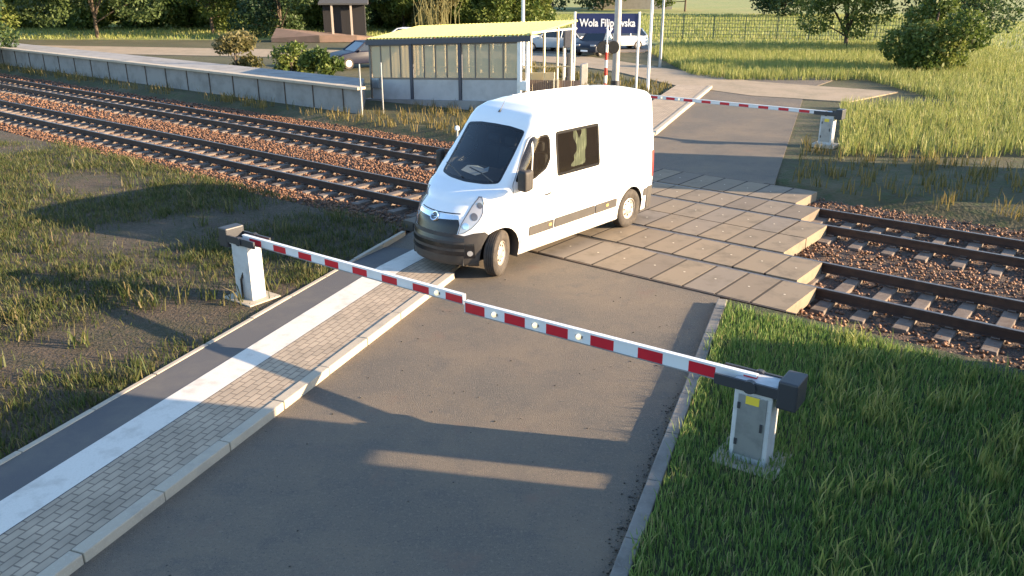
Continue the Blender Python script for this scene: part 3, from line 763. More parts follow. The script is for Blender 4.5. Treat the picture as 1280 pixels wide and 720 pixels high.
# glazing
SC_SIDE = (1., 1.)
def ring(name, poly, d, fmap, off, m, parent): return patch(name, [poly, inset(poly, d)], fmap, off, m, parent, h=.03, skirt=.03)
ws_o = patch('windscreen', [inset(screen, .012)], front_map, .001, M['windscreen'], van, h=.06, skirt=0)
ring('windscreen_border', screen, .042, front_map, .005, M['frit'], ws_o)
for sy, nm in ((1, 'left'), (-1, 'right')):
    f_ = side_map(sy)
    w_ = patch('door_window', [inset(door_win, .01)], f_, .001, M['side_glass'], van, h=.06, skirt=0)
    ring('window_seal', door_win, .032, f_, .005, M['frit'], w_)
    patch('quarter_bar', [[(1.615, 1.575), (1.65, 1.575), (1.755, 2.20), (1.725, 2.16)]], f_, .006, M['galv'] if sy > 0 else M['frit'], w_, h=.05)
    w_ = patch('side_window', [inset(mid_win, .01)], f_, .001, M['side_glass'], van, h=.08, skirt=0)
    ring('window_frame', mid_win, .05, f_, .006, M['frit'], w_)
    door = round_poly([(1.37, .42), (1.28, .9), (1.14, 1.35), (1.15, 1.54), (1.27, 1.69), (1.70, 2.25), (1.86, 2.35), (2.22, 2.36), (2.27, 2.2), (2.27, .42)], .06, 4)
    patch('front_door', [door, [tuple(q) for q in inset(door_win, -.004)]], f_, .004, M['van_paint'], van, h=.06, skirt=.012)
    ring('door_seam', door, .011, f_, .0055, M['seam'], van)
    for s_ in (3.86, 4.42): patch('panel_seam', [[(s_, .80), (s_, 2.30), (s_ + .009, 2.30), (s_ + .009, .80)]], f_, .003, M['seam'], van, h=.08, skirt=.006)
    patch('waist_crease', [[(2.32, 1.335), (2.32, 1.345), (5.5, 1.345), (5.5, 1.335)]], f_, .003, M['seam'], van, h=.08, skirt=.006)
    MBh = MB()
    hp = f_([(1.98, 1.24), (2.14, 1.25)]); MBh.tube([(-hp[0][0], hp[0][1] + sy * .006, hp[0][2]), (-(hp[0][0] + .03), hp[0][1] + sy * .035, hp[0][2]), (-(hp[1][0] - .03), hp[1][1] + sy * .035, hp[1][2]), (-hp[1][0], hp[1][1] + sy * .006, hp[1][2])], .014, 8)
    MBh.build('door_handle', M['grey_plastic'], van, smooth=True)
    # grey rubbing strips with small reflectors
    for (s0, s1) in ((1.57, 2.26), (2.30, 3.55), (3.58, 4.30)):
        patch('side_moulding', [round_poly([(s0, .565), (s0, .735), (s1, .735), (s1, .565)], .03, 3)], f_, .016, M['grey_plastic'], van, h=.08, skirt=.03)
    patch('side_moulding', [round_poly([(5.33, .58), (5.33, .735), (5.47, .735), (5.47, .58)], .03, 3)], f_, .016, M['grey_plastic'], van, h=.06, skirt=.03)
    for s0 in (2.12, 3.93): patch('side_reflector', [round_poly([(s0, .635), (s0, .685), (s0 + .075, .685), (s0 + .075, .635)], .015, 3)], f_, .022, M['orange'], van, h=.03)
    patch('rear_bumper', [round_poly([(5.48, .28), (5.46, .76), (5.70, .76), (5.70, .28)], .04, 3)], f_, .018, M['grey_plastic'], van, h=.05, skirt=.03)
    patch('tail_light', [round_poly([(5.60, .95), (5.59, 1.5), (5.665, 1.5), (5.68, .95)], .02, 3)], f_, .008, M['red_paint'], van, h=.05)
    # wing mirror
    mr = MB(); ox, oy = ((-1.12, 1.19) if sy > 0 else (-1.40, 1.06))
    mr.box((ox, sy * oy, 1.675), (.16, .19 if sy > 0 else .12, .35))
    mr.build('wing_mirror', M['black_plastic'], van, smooth=True, bevel=.05, seg=4)
    ma = MB(); ma.box((ox - .21, sy * (oy - .10), 1.635), (.20, .12, .35)); ma.build('mirror_arm', M['black_plastic'], van, smooth=True, bevel=.05, seg=4)
    mg = MB(); mg.box((ox - .071, sy * (oy + .01), 1.66), (.006, .10, .25)); mg.build('mirror_glass', M['chrome'], van)
# front end
SCW = (.0145, 1.)                         # metres per degree of wrap
hl = [(33, .80), (36, .97), (41, 1.09), (46, 1.18), (54, 1.31), (60, 1.385), (64, 1.385), (65, 1.29), (62, 1.14), (56, 1.01), (48, .895), (40, .82)]
for sy in (1, -1):
    P_ = [(a * sy, z) for a, z in hl]
    h_ = patch('headlight', [round_poly(P_, .02, 2)], wrap_map, .008, M['head_glass'], van, h=.03, sc=SCW)
    patch('lamp_surround', [P_, inset(P_, .014, SCW)], wrap_map, .011, M['lamp_dark'], h_, h=.03, sc=SCW)
    for (a, z, r_) in ((41.5, .935, .052), (51, 1.08, .06), (59.5, 1.25, .05)):
        patch('lamp_bowl', [[(sy * (a + r_ / .0145 * math.cos(q * math.pi / 8)), z + r_ * math.sin(q * math.pi / 8)) for q in range(16)]], wrap_map, .0125, M['lamp_dark'] if z > 1 else M['chrome'], h_, h=.03, sc=SCW, skirt=.006)
bump_poly = [(-55, .275), (-56, .45), (-58, .60), (-62, .71), (-65.5, .785), (-62, .835), (-50, .82), (-40, .775), (-30, .80), (30, .80), (40, .775), (50, .82), (62, .835), (65.5, .785), (62, .71), (58, .60), (56, .45), (55, .275)]
patch('front_bumper', [bump_poly], wrap_map, .012, M['black_plastic'], van, h=.05, sc=SCW, skirt=.03)
patch('grille', [[(-32, .80), (-34.5, .95), (-33, 1.03), (0, 1.0), (33, 1.03), (34.5, .95), (32, .80)]], wrap_map, .004, M['frit'], van, h=.04, sc=SCW)
patch('grille_bar', [round_poly([(-34.5, 1.035), (-33, 1.095), (0, 1.075), (33, 1.095), (34.5, 1.035), (7, 1.005), (4, .965), (-4, .965), (-7, 1.005)], .02, 2)], wrap_map, .018, M['chrome'], van, h=.03, sc=SCW)
patch('bonnet_gap', [[(-35, 1.115), (0, 1.098), (35, 1.115), (35, 1.128), (0, 1.111), (-35, 1.128)]], wrap_map, .003, M['frit'], van, h=.04, sc=SCW)
for z0 in (.44, .56, .67): patch('bumper_slot', [round_poly([(-40, z0), (-40, z0 + .07), (40, z0 + .07), (40, z0)], .02, 2)], wrap_map, .015, M['frit'], van, h=.05, sc=SCW)
for sy in (1, -1):
    patch('bumper_vent', [round_poly([(sy * 40, .40), (sy * 41, .64), (sy * 50, .65), (sy * 51, .40)], .03, 3)], wrap_map, .015, M['frit'], van, h=.04, sc=SCW)
    patch('fog_lamp', [[(sy * (45.8 + 3.0 * math.cos(q * math.pi / 8)), .485 + .045 * math.sin(q * math.pi / 8)) for q in range(16)]], wrap_map, .02, M['head_glass'], van, h=.03, sc=SCW)
    patch('splash_guard', [[(sy * 44, .262), (sy * 44, .295), (sy * 54.5, .36), (sy * 55.5, .262)]], wrap_map, .02, M['grey_plastic'], van, h=.04, sc=SCW)
# round emblem with a lightning bolt
ec = wrap_map([(0, 1.03)])[0]; en = van_N(ec[None])[0]
tilt = math.atan2(en[2], -en[0])
em = MB(); em.lathe([(.062, -.012), (.062, .014), (.071, .02), (.084, .02), (.09, .012), (.09, -.012)], 36, 'x')
em.prism([(-.085, .012), (-.01, .022), (-.03, -.004), (.085, -.012), (.01, -.022), (.03, .004)], .0, .014)
for i in range(len(em.v) - 12, len(em.v)): x_, y_, z_ = em.v[i]; em.v[i] = (z_ + .004, x_, y_)
o = em.build('emblem', M['chrome'], van, smooth=True); o.location = (-ec[0] + .022, 0, ec[2] + .01); o.rotation_euler = (0, -tilt, 0)
em = MB(); em.lathe([(0, .0), (.064, 0.), (.064, .004)], 28, 'x'); o2 = em.build('emblem_back', M['lamp_dark'], o); 
# roof details
for y_ in (-.52, -.18, .18, .52):
    patch('roof_rib', [round_poly([(2.75, y_ - .03), (2.75, y_ + .03), (5.2, y_ + .03), (5.2, y_ - .03)], .02, 2)], roof_map, .010, M['van_paint'], van, h=.08, skirt=.02)
ac = roof_map([(1.90, -.06)])[0]
MB().tube([(-ac[0], ac[1], ac[2] - .01), (-ac[0] - .02, ac[1], ac[2] + .03)], [.03, .02], 10).tube([(-ac[0] - .02, ac[1], ac[2] + .02), (-ac[0] - .16, ac[1], ac[2] + .2)], [.007, .004], 6).build('aerial', M['dark_metal'], van)
MB().box((-5.772, 0, 1.45), (.012, .012, 2.0)).build('rear_door_gap', M['frit'], van)
for y_ in (-.45, .45): MB().box((-5.72, y_, 1.95), (.05, .62, .55)).build('rear_window', M['frit'], van, bevel=.02)
MB().tube([(-.98, .62, 1.585), (-1.10, .25, 1.66), (-1.17, -.1, 1.70)], .012, 6).build('wiper', M['dark_metal'], van)
MB().tube([(-.96, -.1, 1.575), (-1.08, -.4, 1.65), (-1.18, -.68, 1.70)], .012, 6).build('wiper', M['dark_metal'], van)
# wheels
def wheel_src():
    mb = MB()
    rr, w_ = WRAD, .105
    prof = [(.215, -w_ * .8), (.25, -w_), (.31, -w_ * 1.08), (rr - .025, -w_ * .98), (rr - .004, -w_ * .75)]
    for g_ in (-.055, -.018, .018, .055): prof += [(rr, g_ - .012), (rr, g_ + .008), (rr - .009, g_ + .011), (rr - .009, g_ + .016)]
    prof += [(rr - .004, w_ * .75), (rr - .025, w_ * .98), (.31, w_ * 1.08), (.25, w_), (.215, w_ * .8)]
    mb.lathe(prof, 56)
    ty = mb.build('wheel', M['rubber'], None, smooth=True)
    hb = MB()
    hb.lathe([(.222, -.07), (.222, .082), (.205, .088), (.198, .066), (.165, .052), (.10, .07), (.075, .082), (.03, .088), (.0, .088)], 48)
    hub = hb.build('rim', M['hub'], ty, smooth=True)
    hl_ = MB()
    for k in range(8):
        a = k * math.pi / 4; c_, s_ = math.cos(a), math.sin(a)
        hl_.lathe([(0, .0), (.019, .0), (.019, -.004)], 10, 'y', (.14 * c_, .066, .14 * s_))
    hl_.build('rim_hole', M['frit'], ty)
    return ty
w0 = wheel_src()
first = True
LEAN = R(1.0)
van.rotation_euler = (-LEAN, 0, R(229.3)); van.location.z = .82 * math.sin(LEAN)
for ws_, sy, steer in ((WF, 1, 21), (WF, -1, 21), (WR, 1, 0), (WR, -1, 0)):
    w_ = w0 if first else copy_tree(w0); first = False
    w_.parent = van; w_.location = (-ws_, sy * (.815 if sy > 0 or ws_ > 2 else .74), WRAD - (.027 if sy < 0 else 0)); w_.rotation_euler = (0, 0, R(steer) + (0 if sy > 0 else math.pi))
# cab and load area
MB().box((-2.86, 0, .52), (2.9, 1.70, .05)).box((-3.2, 0, .515), (4.6, .96, .045)).build('floor', M['interior'], van)
da = MB(); da.prism([(-1.0, .80), (-1.56, .80), (-1.56, -.80), (-1.0, -.80)], .8, [1.46, 1.67, 1.67, 1.46]); da.build('dashboard', M['dash'], van, bevel=.03)
def dz_(x_): return 1.46 + (-1.0 - x_) / .56 * .21
pq = [(-1.22, -.02), (-1.27, -.42), (-1.42, -.40), (-1.50, -.22), (-1.44, .0), (-1.50, .06), (-1.40, .12)]
pp = MB(); pp.add([(x_, y_, dz_(x_) + .012 + .012 * (i % 3)) for i, (x_, y_) in enumerate(pq)], [tuple(range(len(pq)))]); pp.build('paper_sheet', M['paper'], van)
for y_ in (.45, -.2, -.6):
    s_ = MB(); s_.box((-2.0, y_, 1.12), (.5, .42 if y_ < .4 else .48, .16)); s_.box((-2.30, y_, 1.52), (.15, .42 if y_ < .4 else .48, .72), Matrix.Rotation(R(-12), 3, 'Y')); s_.box((-2.39, y_, 1.98), (.1, .26, .18)); s_.box((-2.0, y_, .80), (.36, .3, .5))
    s_.build('seat', M['dash'], van, bevel=.05, seg=3)
MB().lathe([(.17, -.014), (.19, 0), (.17, .014), (.156, 0), (.17, -.014)], 28, 'x').box((0, 0, 0), (.02, .33, .05)).build('steering_wheel', M['dash'], van, smooth=True, loc=(-1.62, .45, 1.60)).rotation_euler = (0, R(32), 0)
MB().box((-1.72, -.02, 2.17), (.04, .24, .075)).build('rear_view_mirror', M['dash'], van, bevel=.012)
# pale green curtain tied in the middle behind the left side window, and a darker side with none opposite
cpoly = [(2.97, 0), (3.10, 0), (3.17, .40), (3.25, 0), (3.38, 0), (3.40, .5), (3.34, 1.0), (2.95, 1.0), (3.07, .62), (3.09, .48), (3.03, .25)]
cpoly = [tuple(q) for q in resample(round_poly([(a, 2.24 - .68 * f) for a, f in cpoly], .04, 3), .03)]
gx, gy = np.meshgrid(np.arange(2.9, 3.45, .02), np.arange(1.5, 2.3, .03)); gp = np.stack([gx.ravel(), gy.ravel()], -1); gp = gp[inside(gp, cpoly)]
vo, _, fo, _, _, _ = delaunay_2d_cdt([Vector(q) for q in cpoly] + [Vector(q) for q in gp], [(i, (i + 1) % len(cpoly)) for i in range(len(cpoly))], [], 1, 1e-6)
cen = [np.mean([(vo[i].x, vo[i].y) for i in f], 0) for f in fo]; kk = inside(cen, cpoly)
cu = MB(); cu.add([(-v.x, .80 + .018 * math.sin(v.x * 75 + v.y * 5) - .045 * max(0, v.y - 1.7), v.y) for v in vo], [tuple(f) for f, k in zip(fo, kk) if k])
cu.build('curtain', M['curtain'], van, smooth=True)

# driver
def skin_body(name, joints, edges, m, parent, sub=2):
    me = bpy.data.meshes.new(name); me.from_pydata([j[0] for j in joints], edges, [])
    o = bpy.data.objects.new(name, me); col.objects.link(o)
    sk = o.modifiers.new('skin', 'SKIN'); 
    if not me.skin_vertices: me.attributes.new
    lay = me.skin_vertices[0] if me.skin_vertices else None
    if lay is None:
        bm = bmesh.new(); bm.from_mesh(me); bm.verts.layers.skin.verify(); bm.to_mesh(me); bm.free(); lay = me.skin_vertices[0]
    for i, j in enumerate(joints):
        r_ = j[1] if isinstance(j[1], tuple) else (j[1], j[1]); lay.data[i].radius = r_
    lay.data[0].use_root = True
    sb = o.modifiers.new('sub', 'SUBSURF'); sb.levels = sub; sb.render_levels = sub
    dg = bpy.context.evaluated_depsgraph_get(); dg.update()
    nm = bpy.data.meshes.new_from_object(o.evaluated_get(dg)); nm.name = name
    bpy.data.objects.remove(o)
    nm.materials.clear(); no = link(name, nm, m, parent, True)
    return no
P0 = (-2.05, .45, 1.12)
J = [((-2.06, .45, 1.12), (.16, .13)), ((-2.10, .45, 1.32), (.15, .12)), ((-2.12, .45, 1.52), (.17, .12)), ((-2.12, .45, 1.66), (.12, .09)), ((-2.09, .45, 1.75), (.055, .055)),
     ((-2.07, .45, 1.86), (.075, .09)), ((-2.065, .45, 1.94), (.07, .085)),
     ((-2.10, .65, 1.60), .068), ((-1.95, .72, 1.40), .052), ((-1.70, .60, 1.43), .038), ((-1.60, .60, 1.46), .035),
     ((-2.10, .25, 1.60), .068), ((-1.95, .20, 1.40), .052), ((-1.70, .30, 1.43), .038), ((-1.60, .31, 1.46), .035),
     ((-1.75, .56, 1.13), .085), ((-1.56, .56, 1.06), .065), ((-1.45, .56, .72), .045), ((-1.75, .34, 1.13), .085), ((-1.56, .34, 1.06), .065), ((-1.45, .34, .72), .045)]
E_ = [(0, 1), (1, 2), (2, 3), (3, 4), (4, 5), (5, 6), (3, 7), (7, 8), (8, 9), (9, 10), (3, 11), (11, 12), (12, 13), (13, 14), (0, 15), (15, 16), (16, 17), (0, 18), (18, 19), (19, 20)]
vm = van.matrix_basis.copy()
person = empty('person', (0, 0, 0), 0, 'person in a dark jacket sitting at the steering wheel of the white van', 'person')
bd = skin_body('jacket', J, E_, M['jacket'], person)
hd = MB(); hd.lathe([(0, -.125), (.04, -.12), (.062, -.09), (.078, -.03), (.082, .03), (.072, .085), (.045, .115), (0, .125)], 20, 'z')
hd.box((.085, 0, -.012), (.03, .024, .045)).box((.076, 0, -.06), (.012, .05, .012)).box((0, .084, -.01), (.035, .014, .055)).box((0, -.084, -.01), (.035, .014, .055))
h_ = hd.build('head', M['skin'], person, smooth=True, loc=(-2.045, .45, 1.90))
for y_ in (-.03, .03): MB().lathe([(0, .0), (.011, .0), (.0, .006)], 10, 'x', (.079, y_, .015)).build('eye', M['frit'], h_)
MB().lathe([(.088, -.01), (.09, .03), (.079, .09), (.05, .125), (0, .135)], 20, 'z', (-.012, 0, .0)).build('hair', M['hair'], h_, smooth=True)
for sy in (.60, .31):
    hm = MB()
    for k in range(4): hm.tube([(-1.60, sy - .03 + .02 * k, 1.475), (-1.555, sy - .03 + .02 * k, 1.49), (-1.535, sy - .03 + .02 * k, 1.465)], [.011, .010, .008], 6)
    hm.tube([(-1.61, sy - .035, 1.47), (-1.57, sy - .055, 1.46)], [.012, .009], 6); hm.box((-1.615, sy, 1.47), (.07, .08, .03))
    hm.build('hand', M['skin'], person, smooth=True)
person.location = van.location + Vector((0, 0, .14)); person.rotation_euler = van.rotation_euler

# ------------------------------------------------------------------ barriers
def barrier(tip, ang, z, ln, st, hgt, lamps, label, post_at, side=1, full=True):
    """half barrier: boom from its tip along direction ang; stripes of length st starting red at the tip"""
    ca, sa = math.cos(ang), math.sin(ang)
    base = (tip[0] + ca * post_at, tip[1] + sa * post_at, .0)
    th = empty('barrier', base, ang, label, 'barrier', 'half barriers of the level crossing')
    mb = MB(); x = -post_at; k = 0; end = ln - post_at; th_ = .055
    e0 = .012
    mb.box((-post_at + e0 / 2, 0, z), (e0, th_, hgt), None, 0)
    x = -post_at + e0
    while x < end - .01:
        x1 = min(x + st, end)
        mb.box(((x + x1) / 2, 0, z - .01), (x1 - x, th_ - .012, hgt - .03), None, 1 if k % 2 == 0 else 0)
        x = x1; k += 1
    mb.box(((end - post_at) / 2, 0, z + hgt / 2 - .012), (end + post_at, th_ + .006, .024), None, 0)
    mb.box(((end - post_at) / 2, 0, z - hgt / 2 + .0075), (end + post_at, th_ + .003, .013), None, 2)
    bo = mb.build('boom', [M['boom_white'], M['boom_red'], M['galv']], th)
    for i in lamps:
        px_ = -post_at + e0 + (i + .5) * st
        for sg in (-1, 1):
            lm_ = MB(); lm_.lathe([(0, sg * .036), (.020, sg * .034), (.033, sg * .022), (.035, sg * .0)], 14, 'y', (px_, sg * (th_ / 2 - .004), z)); lm_.build('boom_lamp', M['boom_lamp'], bo, smooth=True)
            lm_ = MB(); lm_.box((px_, sg * (th_ / 2 - .002), z), (.092, .010, .028)); lm_.build('lamp_bracket', M['dark_metal'], bo)
    if full:
        MB().box((.22, 0, .48), (.40, .26, .96)).box((.22, 0, .97), (.44, .29, .05)).build('drive_cabinet', M['machine'], th, bevel=.015)
        MB().box((.22, -.134, .5), (.3, .012, .7)).build('cabinet_door', M['galv'], th, bevel=.004)
        for z_ in (.30, .72): MB().box((.085, -.144, z_), (.03, .012, .07)).build('cabinet_hinge', M['dark_metal'], th)
        MB().box((.335, -.146, .52), (.025, .016, .09)).build('cabinet_lock', M['dark_metal'], th)
        MB().box((.22, -.142, .80), (.14, .004, .09)).build('warning_plate', M['yellow_plate'], th)
        MB().tube([(.22, .16, .0), (.22, .16, .4), (.20, .1, .55)], .018, 8).build('cable_duct', M['frit'], th, smooth=True)
        for y_ in (-.15, .15):
            MB().box((.18, y_, z), (.75, .03, .11)).tube([(.18, y_ - .03, z), (.18, y_ + .03, z)], .07, 16).build('boom_fork', M['dark_metal'], th)
        MB().box((.56, 0, z), (.2, .34, .30)).build('counterweight', M['dark_metal'], th, bevel=.02)
        MB().box((.22, 0, .03), (.7, .6, .1)).build('foundation', M['kerb'], th, bevel=.01)
    return th
ZB = .985
barrier((-.585, 9.86), math.atan2(-1.60, 2.33), ZB - .03, 3.75, .300, .168, (1, 3, 5), 'long red and white barrier with three round lamps, reaching in from the right verge', 3.55)
barrier((-.60, 9.90), math.atan2(1.23, -1.66), ZB + .045, 4.45, .285, .138, (1, ), 'red and white barrier with one lamp, reaching in over the footpath on the left', 4.2)
barrier((4.75, 29.6), RA, 1.0, 6.3, .33, .12, (1, 3), 'distant red and white barrier beyond the tracks behind the white van', 6.0)

# ------------------------------------------------------------------ platform shelter
U0 = Vector((-6.1, 36.6, 0)); U1 = Vector((.55, 32.3, 0)); ux = (U1 - U0).normalized()
SLP = .055
sh = empty('shelter', U0, math.atan2(ux.y, ux.x), 'glazed platform shelter with a bright yellow ribbed roof beyond the tracks', 'shelter')
def sz(u): return SLP * u
def shear_build(mb, *a, **k):
    mb.v = [(x, y, z + sz(x)) for x, y, z in mb.v]; return mb.build(*a, **k)
DEP = 3.3
# roof: ribbed sheet falling towards the tracks
V = []; F_ = []; nu = 176
for j in range(2):
    for i in range(nu + 1):
        u = 0.05 + 8.15 * i / nu
        V.append((u - (.25 if j and i == 0 else 0), -.12 + (DEP + .2) * j, (2.46 if j == 0 else 2.83) + .028 * (1 if (i // 2) % 2 else -1)))
F_ = [(i, i + 1, nu + 2 + i, nu + 1 + i) for i in range(nu)]
n0 = len(V); V2 = V + [(x, y, z - .02) for x, y, z in V]
F2 = F_ + [(nu + 1 + i + n0, nu + 2 + i + n0, i + 1 + n0, i + n0) for i in range(nu)]
for a, b in ((0, nu), (nu + 1, 2 * nu + 1)):
    for i in range(a, b): F2.append((i, i + 1, i + 1 + n0, i + n0))
mb = MB().add(V2, F2); shear_build(mb, 'roof', M['roof_yellow'], sh)
shear_build(MB().box((4.1, -.10, 2.315), (8.1, .06, .21)), 'fascia', M['fascia'], sh)
shear_build(MB().box((8.17, DEP / 2 - .02, 2.52), (.05, DEP + .1, .05)), 'roof_edge', M['white_metal'], sh)
for u in (2.40, 4.86): shear_build(MB().box((u, -.02, 1.1), (.13, .13, 2.3)), 'column', M['fascia'], sh)
shear_build(MB().box((.18, -.02, 1.1), (.07, .09, 2.3)), 'column', M['shelter_frame'], sh)
for u in (7.62, 7.86): shear_build(MB().box((u, -.02 if u < 7.8 else .15, 1.1), (.15 if u < 7.8 else .1, .12, 2.34)), 'column', M['white_metal'], sh)
shear_build(MB().box((7.9, -.12, .62), (.3, .2, .36)), 'switch_box', M['white_metal'], sh, bevel=.04)
bays = [(.24, 2.33, 4), (2.48, 4.78, 4), (4.94, 7.52, 4)]
for (a, b, n) in bays:
    shear_build(MB().box(((a + b) / 2, 0, .42), (b - a, .08, .80)), 'wall_panel', M['shelter_panel'], sh)
    wf = MB(); wf.box(((a + b) / 2, 0, .855), (b - a, .10, .07)); wf.box(((a + b) / 2, 0, 2.18), (b - a, .08, .06))
    for k in range(1, n): wf.box((a + (b - a) * k / n, 0, 1.52), (.045, .07, 1.28))
    w_ = shear_build(wf, 'window_frame', M['shelter_frame'], sh)
    for k in range(n):
        x0, x1 = a + (b - a) * k / n + .024, a + (b - a) * (k + 1) / n - .024
        gm = MB().box(((x0 + x1) / 2, .0, 1.52), (x1 - x0, .012, 1.25)); shear_build(gm, 'pane', M['shelter_glass'], w_)
# back: cream posts, rail, low boards and bench
for k in range(13):
    u = .3 + k * .64
    shear_build(MB().box((u, DEP, 1.35), (.07, .07, 2.7)), 'back_post', M['cream'], sh)
shear_build(MB().box((4.1, DEP + .03, 1.05), (7.8, .04, .05)), 'back_rail', M['cream'], sh)
shear_build(MB().box((3.7, DEP + .03, .42), (7.0, .03, .8)), 'back_board', M['cream'], sh)
shear_build(MB().box((3.9, DEP - .5, .48), (6.6, .38, .05)).box((1.4, DEP - .5, .23), (.08, .3, .45)).box((3.9, DEP - .5, .23), (.08, .3, .45)).box((6.4, DEP - .5, .23), (.08, .3, .45)), 'bench', M['cream'], sh)
shear_build(MB().box((.18, DEP / 2, 1.1), (.05, DEP - .2, 2.2)), 'end_wall', M['shelter_glass'], sh)
shear_build(MB().box((.52, -.10, .66), (.40, .14, .40)), 'meter_box', M['galv'], sh, bevel=.02)
shear_build(MB().box((4.0, DEP / 2, -.24), (8.2, DEP + .4, .52)), 'base', M['platform_conc'], sh)

# station name sign
sg = empty('station_sign', (0, 0, 0), 0, 'dark blue station name sign with white lettering on two white posts', 'sign')
SX0, SX1, SYY = 2.92, 5.72, 40.0
sang = R(-3)
sg.location = ((SX0 + SX1) / 2, SYY, 0); sg.rotation_euler = (0, 0, sang)
W2 = (SX1 - SX0) / 2
MB().box((0, 0, 2.92), (2 * W2, .05, .86)).build('board', M['sign_blue'], sg)
for x_ in (-W2 - .06, W2 + .05): MB().tube([(x_, .0, 0), (x_, 0, 3.42)], .055, 12).build('post', M['white_metal'], sg, smooth=True)
def text(body_, size, loc, m, parent, rot=(R(90), 0, 0), ext=.006, sx=1.):
    cu_ = bpy.data.curves.new('lettering', 'FONT'); cu_.body = body_; cu_.size = size; cu_.extrude = ext; cu_.align_x = 'CENTER'; cu_.align_y = 'CENTER'
    cu_.offset = size * .022
    o = bpy.data.objects.new('lettering', cu_); col.objects.link(o)
    dg = bpy.context.evaluated_depsgraph_get(); dg.update()
    me = bpy.data.meshes.new_from_object(o.evaluated_get(dg)); bpy.data.objects.remove(o)
    o = link('lettering', me, m, parent); o.location = loc; o.rotation_euler = rot; o.scale = (sx, 1, 1)
    return o
text('Wola Filipowska', .47, (.02, -.034, 2.93), M['sign_white'], sg, sx=.80)

# masts, signals and small posts by the far side of the crossing
def pole(name, x, y, r0, r1, h, m, label, cat, base=None):
    th = empty(name, (x, y, -.03), 0, label, cat)
    MB().tube([(0, 0, 0), (0, 0, h * .5), (0, 0, h)], [r0, (r0 + r1) / 2, r1], 14).build('shaft', m, th, smooth=True)
    if base: MB().tube([(0, 0, -.1), (0, 0, base)], r0 * 1.25, 14).build('plinth', M['dark_metal'], th, smooth=True)
    return th
t = pole('lamp_mast', 4.66, 38.8, .165, .12, 9.0, M['concrete_mast'], 'thick pale concrete mast standing in front of the blue station sign', 'mast', .55)
MB().tube([(0, 0, 8.8), (0, -.6, 9.1), (0, -1.2, 9.15)], .04, 8).box((0, -1.4, 9.15), (.22, .55, .1)).build('lamp_head', M['galv'], t)
pole('lamp_mast', 6.20, 39.2, .07, .055, 7.5, M['white_metal'], 'thin tall pale pole to the right of the blue station sign', 'mast')
pole('lamp_mast', .62, 49.5, .10, .08, 8.0, M['white_metal'], 'white pole rising behind the yellow shelter roof', 'mast')
t = pole('street_lamp', 8.55, 50.0, .09, .06, 5.0, M['galv'], 'grey street lamp with two white heads beside the tall grass', 'street lamp')
for x_ in (-.28, .28): 
    MB().tube([(0, 0, 4.5), (x_, 0, 4.55)], .025, 8).build('arm', M['galv'], t)
    MB().lathe([(0, -.28), (.12, -.25), (.17, -.1), (.17, .08), (.1, .2), (0, .22)], 16, 'z', (x_, 0, 4.55)).build('lamp_head', M['sign_white'], t, smooth=True)
def crossing_signal(x, y, rz, label, s=1.):
    th = empty('crossing_signal', (x, y, -.03), rz, label, 'signal')
    mb = MB(); z = 0; k = 0
    while z < 2.0: mb.tube([(0, 0, z), (0, 0, z + .32)], .07, 12, mi=k % 2); z += .32; k += 1
    mb.build('post', [M['white_metal'], M['red_paint']], th, smooth=True)
    for x_ in (-.17, .30):
        b_ = MB(); b_.lathe([(0, -.03), (.25, -.03), (.27, 0), (.25, .03), (.13, .04), (.12, .16), (0, .17)], 26, 'y', (x_, 0, 2.12)); b_.build('signal_disc', M['frit'], th, smooth=True)
    cr = MB()
    for a in (-1, 1): cr.box((0.10, .02, 2.70), (.50, .02, .07), Matrix.Rotation(a * R(58), 3, 'Y'))
    cr.build('crossbuck', M['white_metal'], th)
    MB().tube([(0, .0, 1.9), (0, 0, 3.0)], .035, 8).build('upper_post', M['white_metal'], th, smooth=True)
    return th
crossing_signal(4.02, 37.0, R(12), 'crossing signal with black discs on a red and white striped post before the pale mast')
t = empty('crossing_signal', (2.30, 36.6, -.03), R(10), 'dark box signal on a white post beside the shelter roof corner', 'signal')
MB().box((0.05, 0, 2.48), (.36, .22, .68)).build('housing', M['fascia'], t, bevel=.03)
MB().tube([(-.10, 0, 0), (-.10, 0, 2.2)], .06, 10).build('post', M['white_metal'], t, smooth=True)
MB().box((.13, .1, .95), (.16, .2, 1.9)).box((.13, .05, .6), (.24, .3, .7)).build('drive_unit', M['dark_metal'], t, bevel=.02)
MB().tube([(.30, .1, 0), (.30, .1, 1.5)], .025, 8).build('stay', M['galv'], t)
MB().tube([(-.32, .3, 2.3), (-.32, .3, 2.9)], .05, 10).build('bell', M['lamp_dark'], t)
t = empty('marker_post', (3.42, 41.0, -.03), R(8), 'short concrete marker post with a white side, left of the striped signal post', 'post')
MB().prism([(-.16, -.12), (.16, -.12), (.16, .12), (-.16, .12)], 0, [1.05, 1.12, 1.12, 1.05]).build('shaft', M['concrete_mast'], t, bevel=.03)
t = empty('track_marker', (-1.74, 26.7, -.03), 0, 'little white track marker post beside the windscreen of the white van', 'post')
MB().tube([(0, 0, 0), (0, 0, .38)], .035, 10).build('stake', M['galv'], t)
MB().lathe([(0, .5), (.06, .48), (.075, .42), (.07, .36), (0, .34)], 12, 'z').build('cap', M['sign_white'], t, smooth=True)
# brown board fence beside the shelter
t = empty('board_fence', (.55, 34.0, -.05), R(-6), 'low brown board fence right of the shelter', 'fence')
bf = MB()
for k in range(24): bf.box((.05 + .085 * k, 0, .56), (.078, .03, 1.12))
bf.build('boards', M['brown_board'], t)
for x_ in (1.12, 1.27): MB().box((x_, -.06, .58), (.07, .07, 1.2)).build('post', M['cream'], t)
for x_ in (.0, 2.1): MB().box((x_, .05, .55), (.08, .08, 1.15)).build('post', M['brown_board'], t)

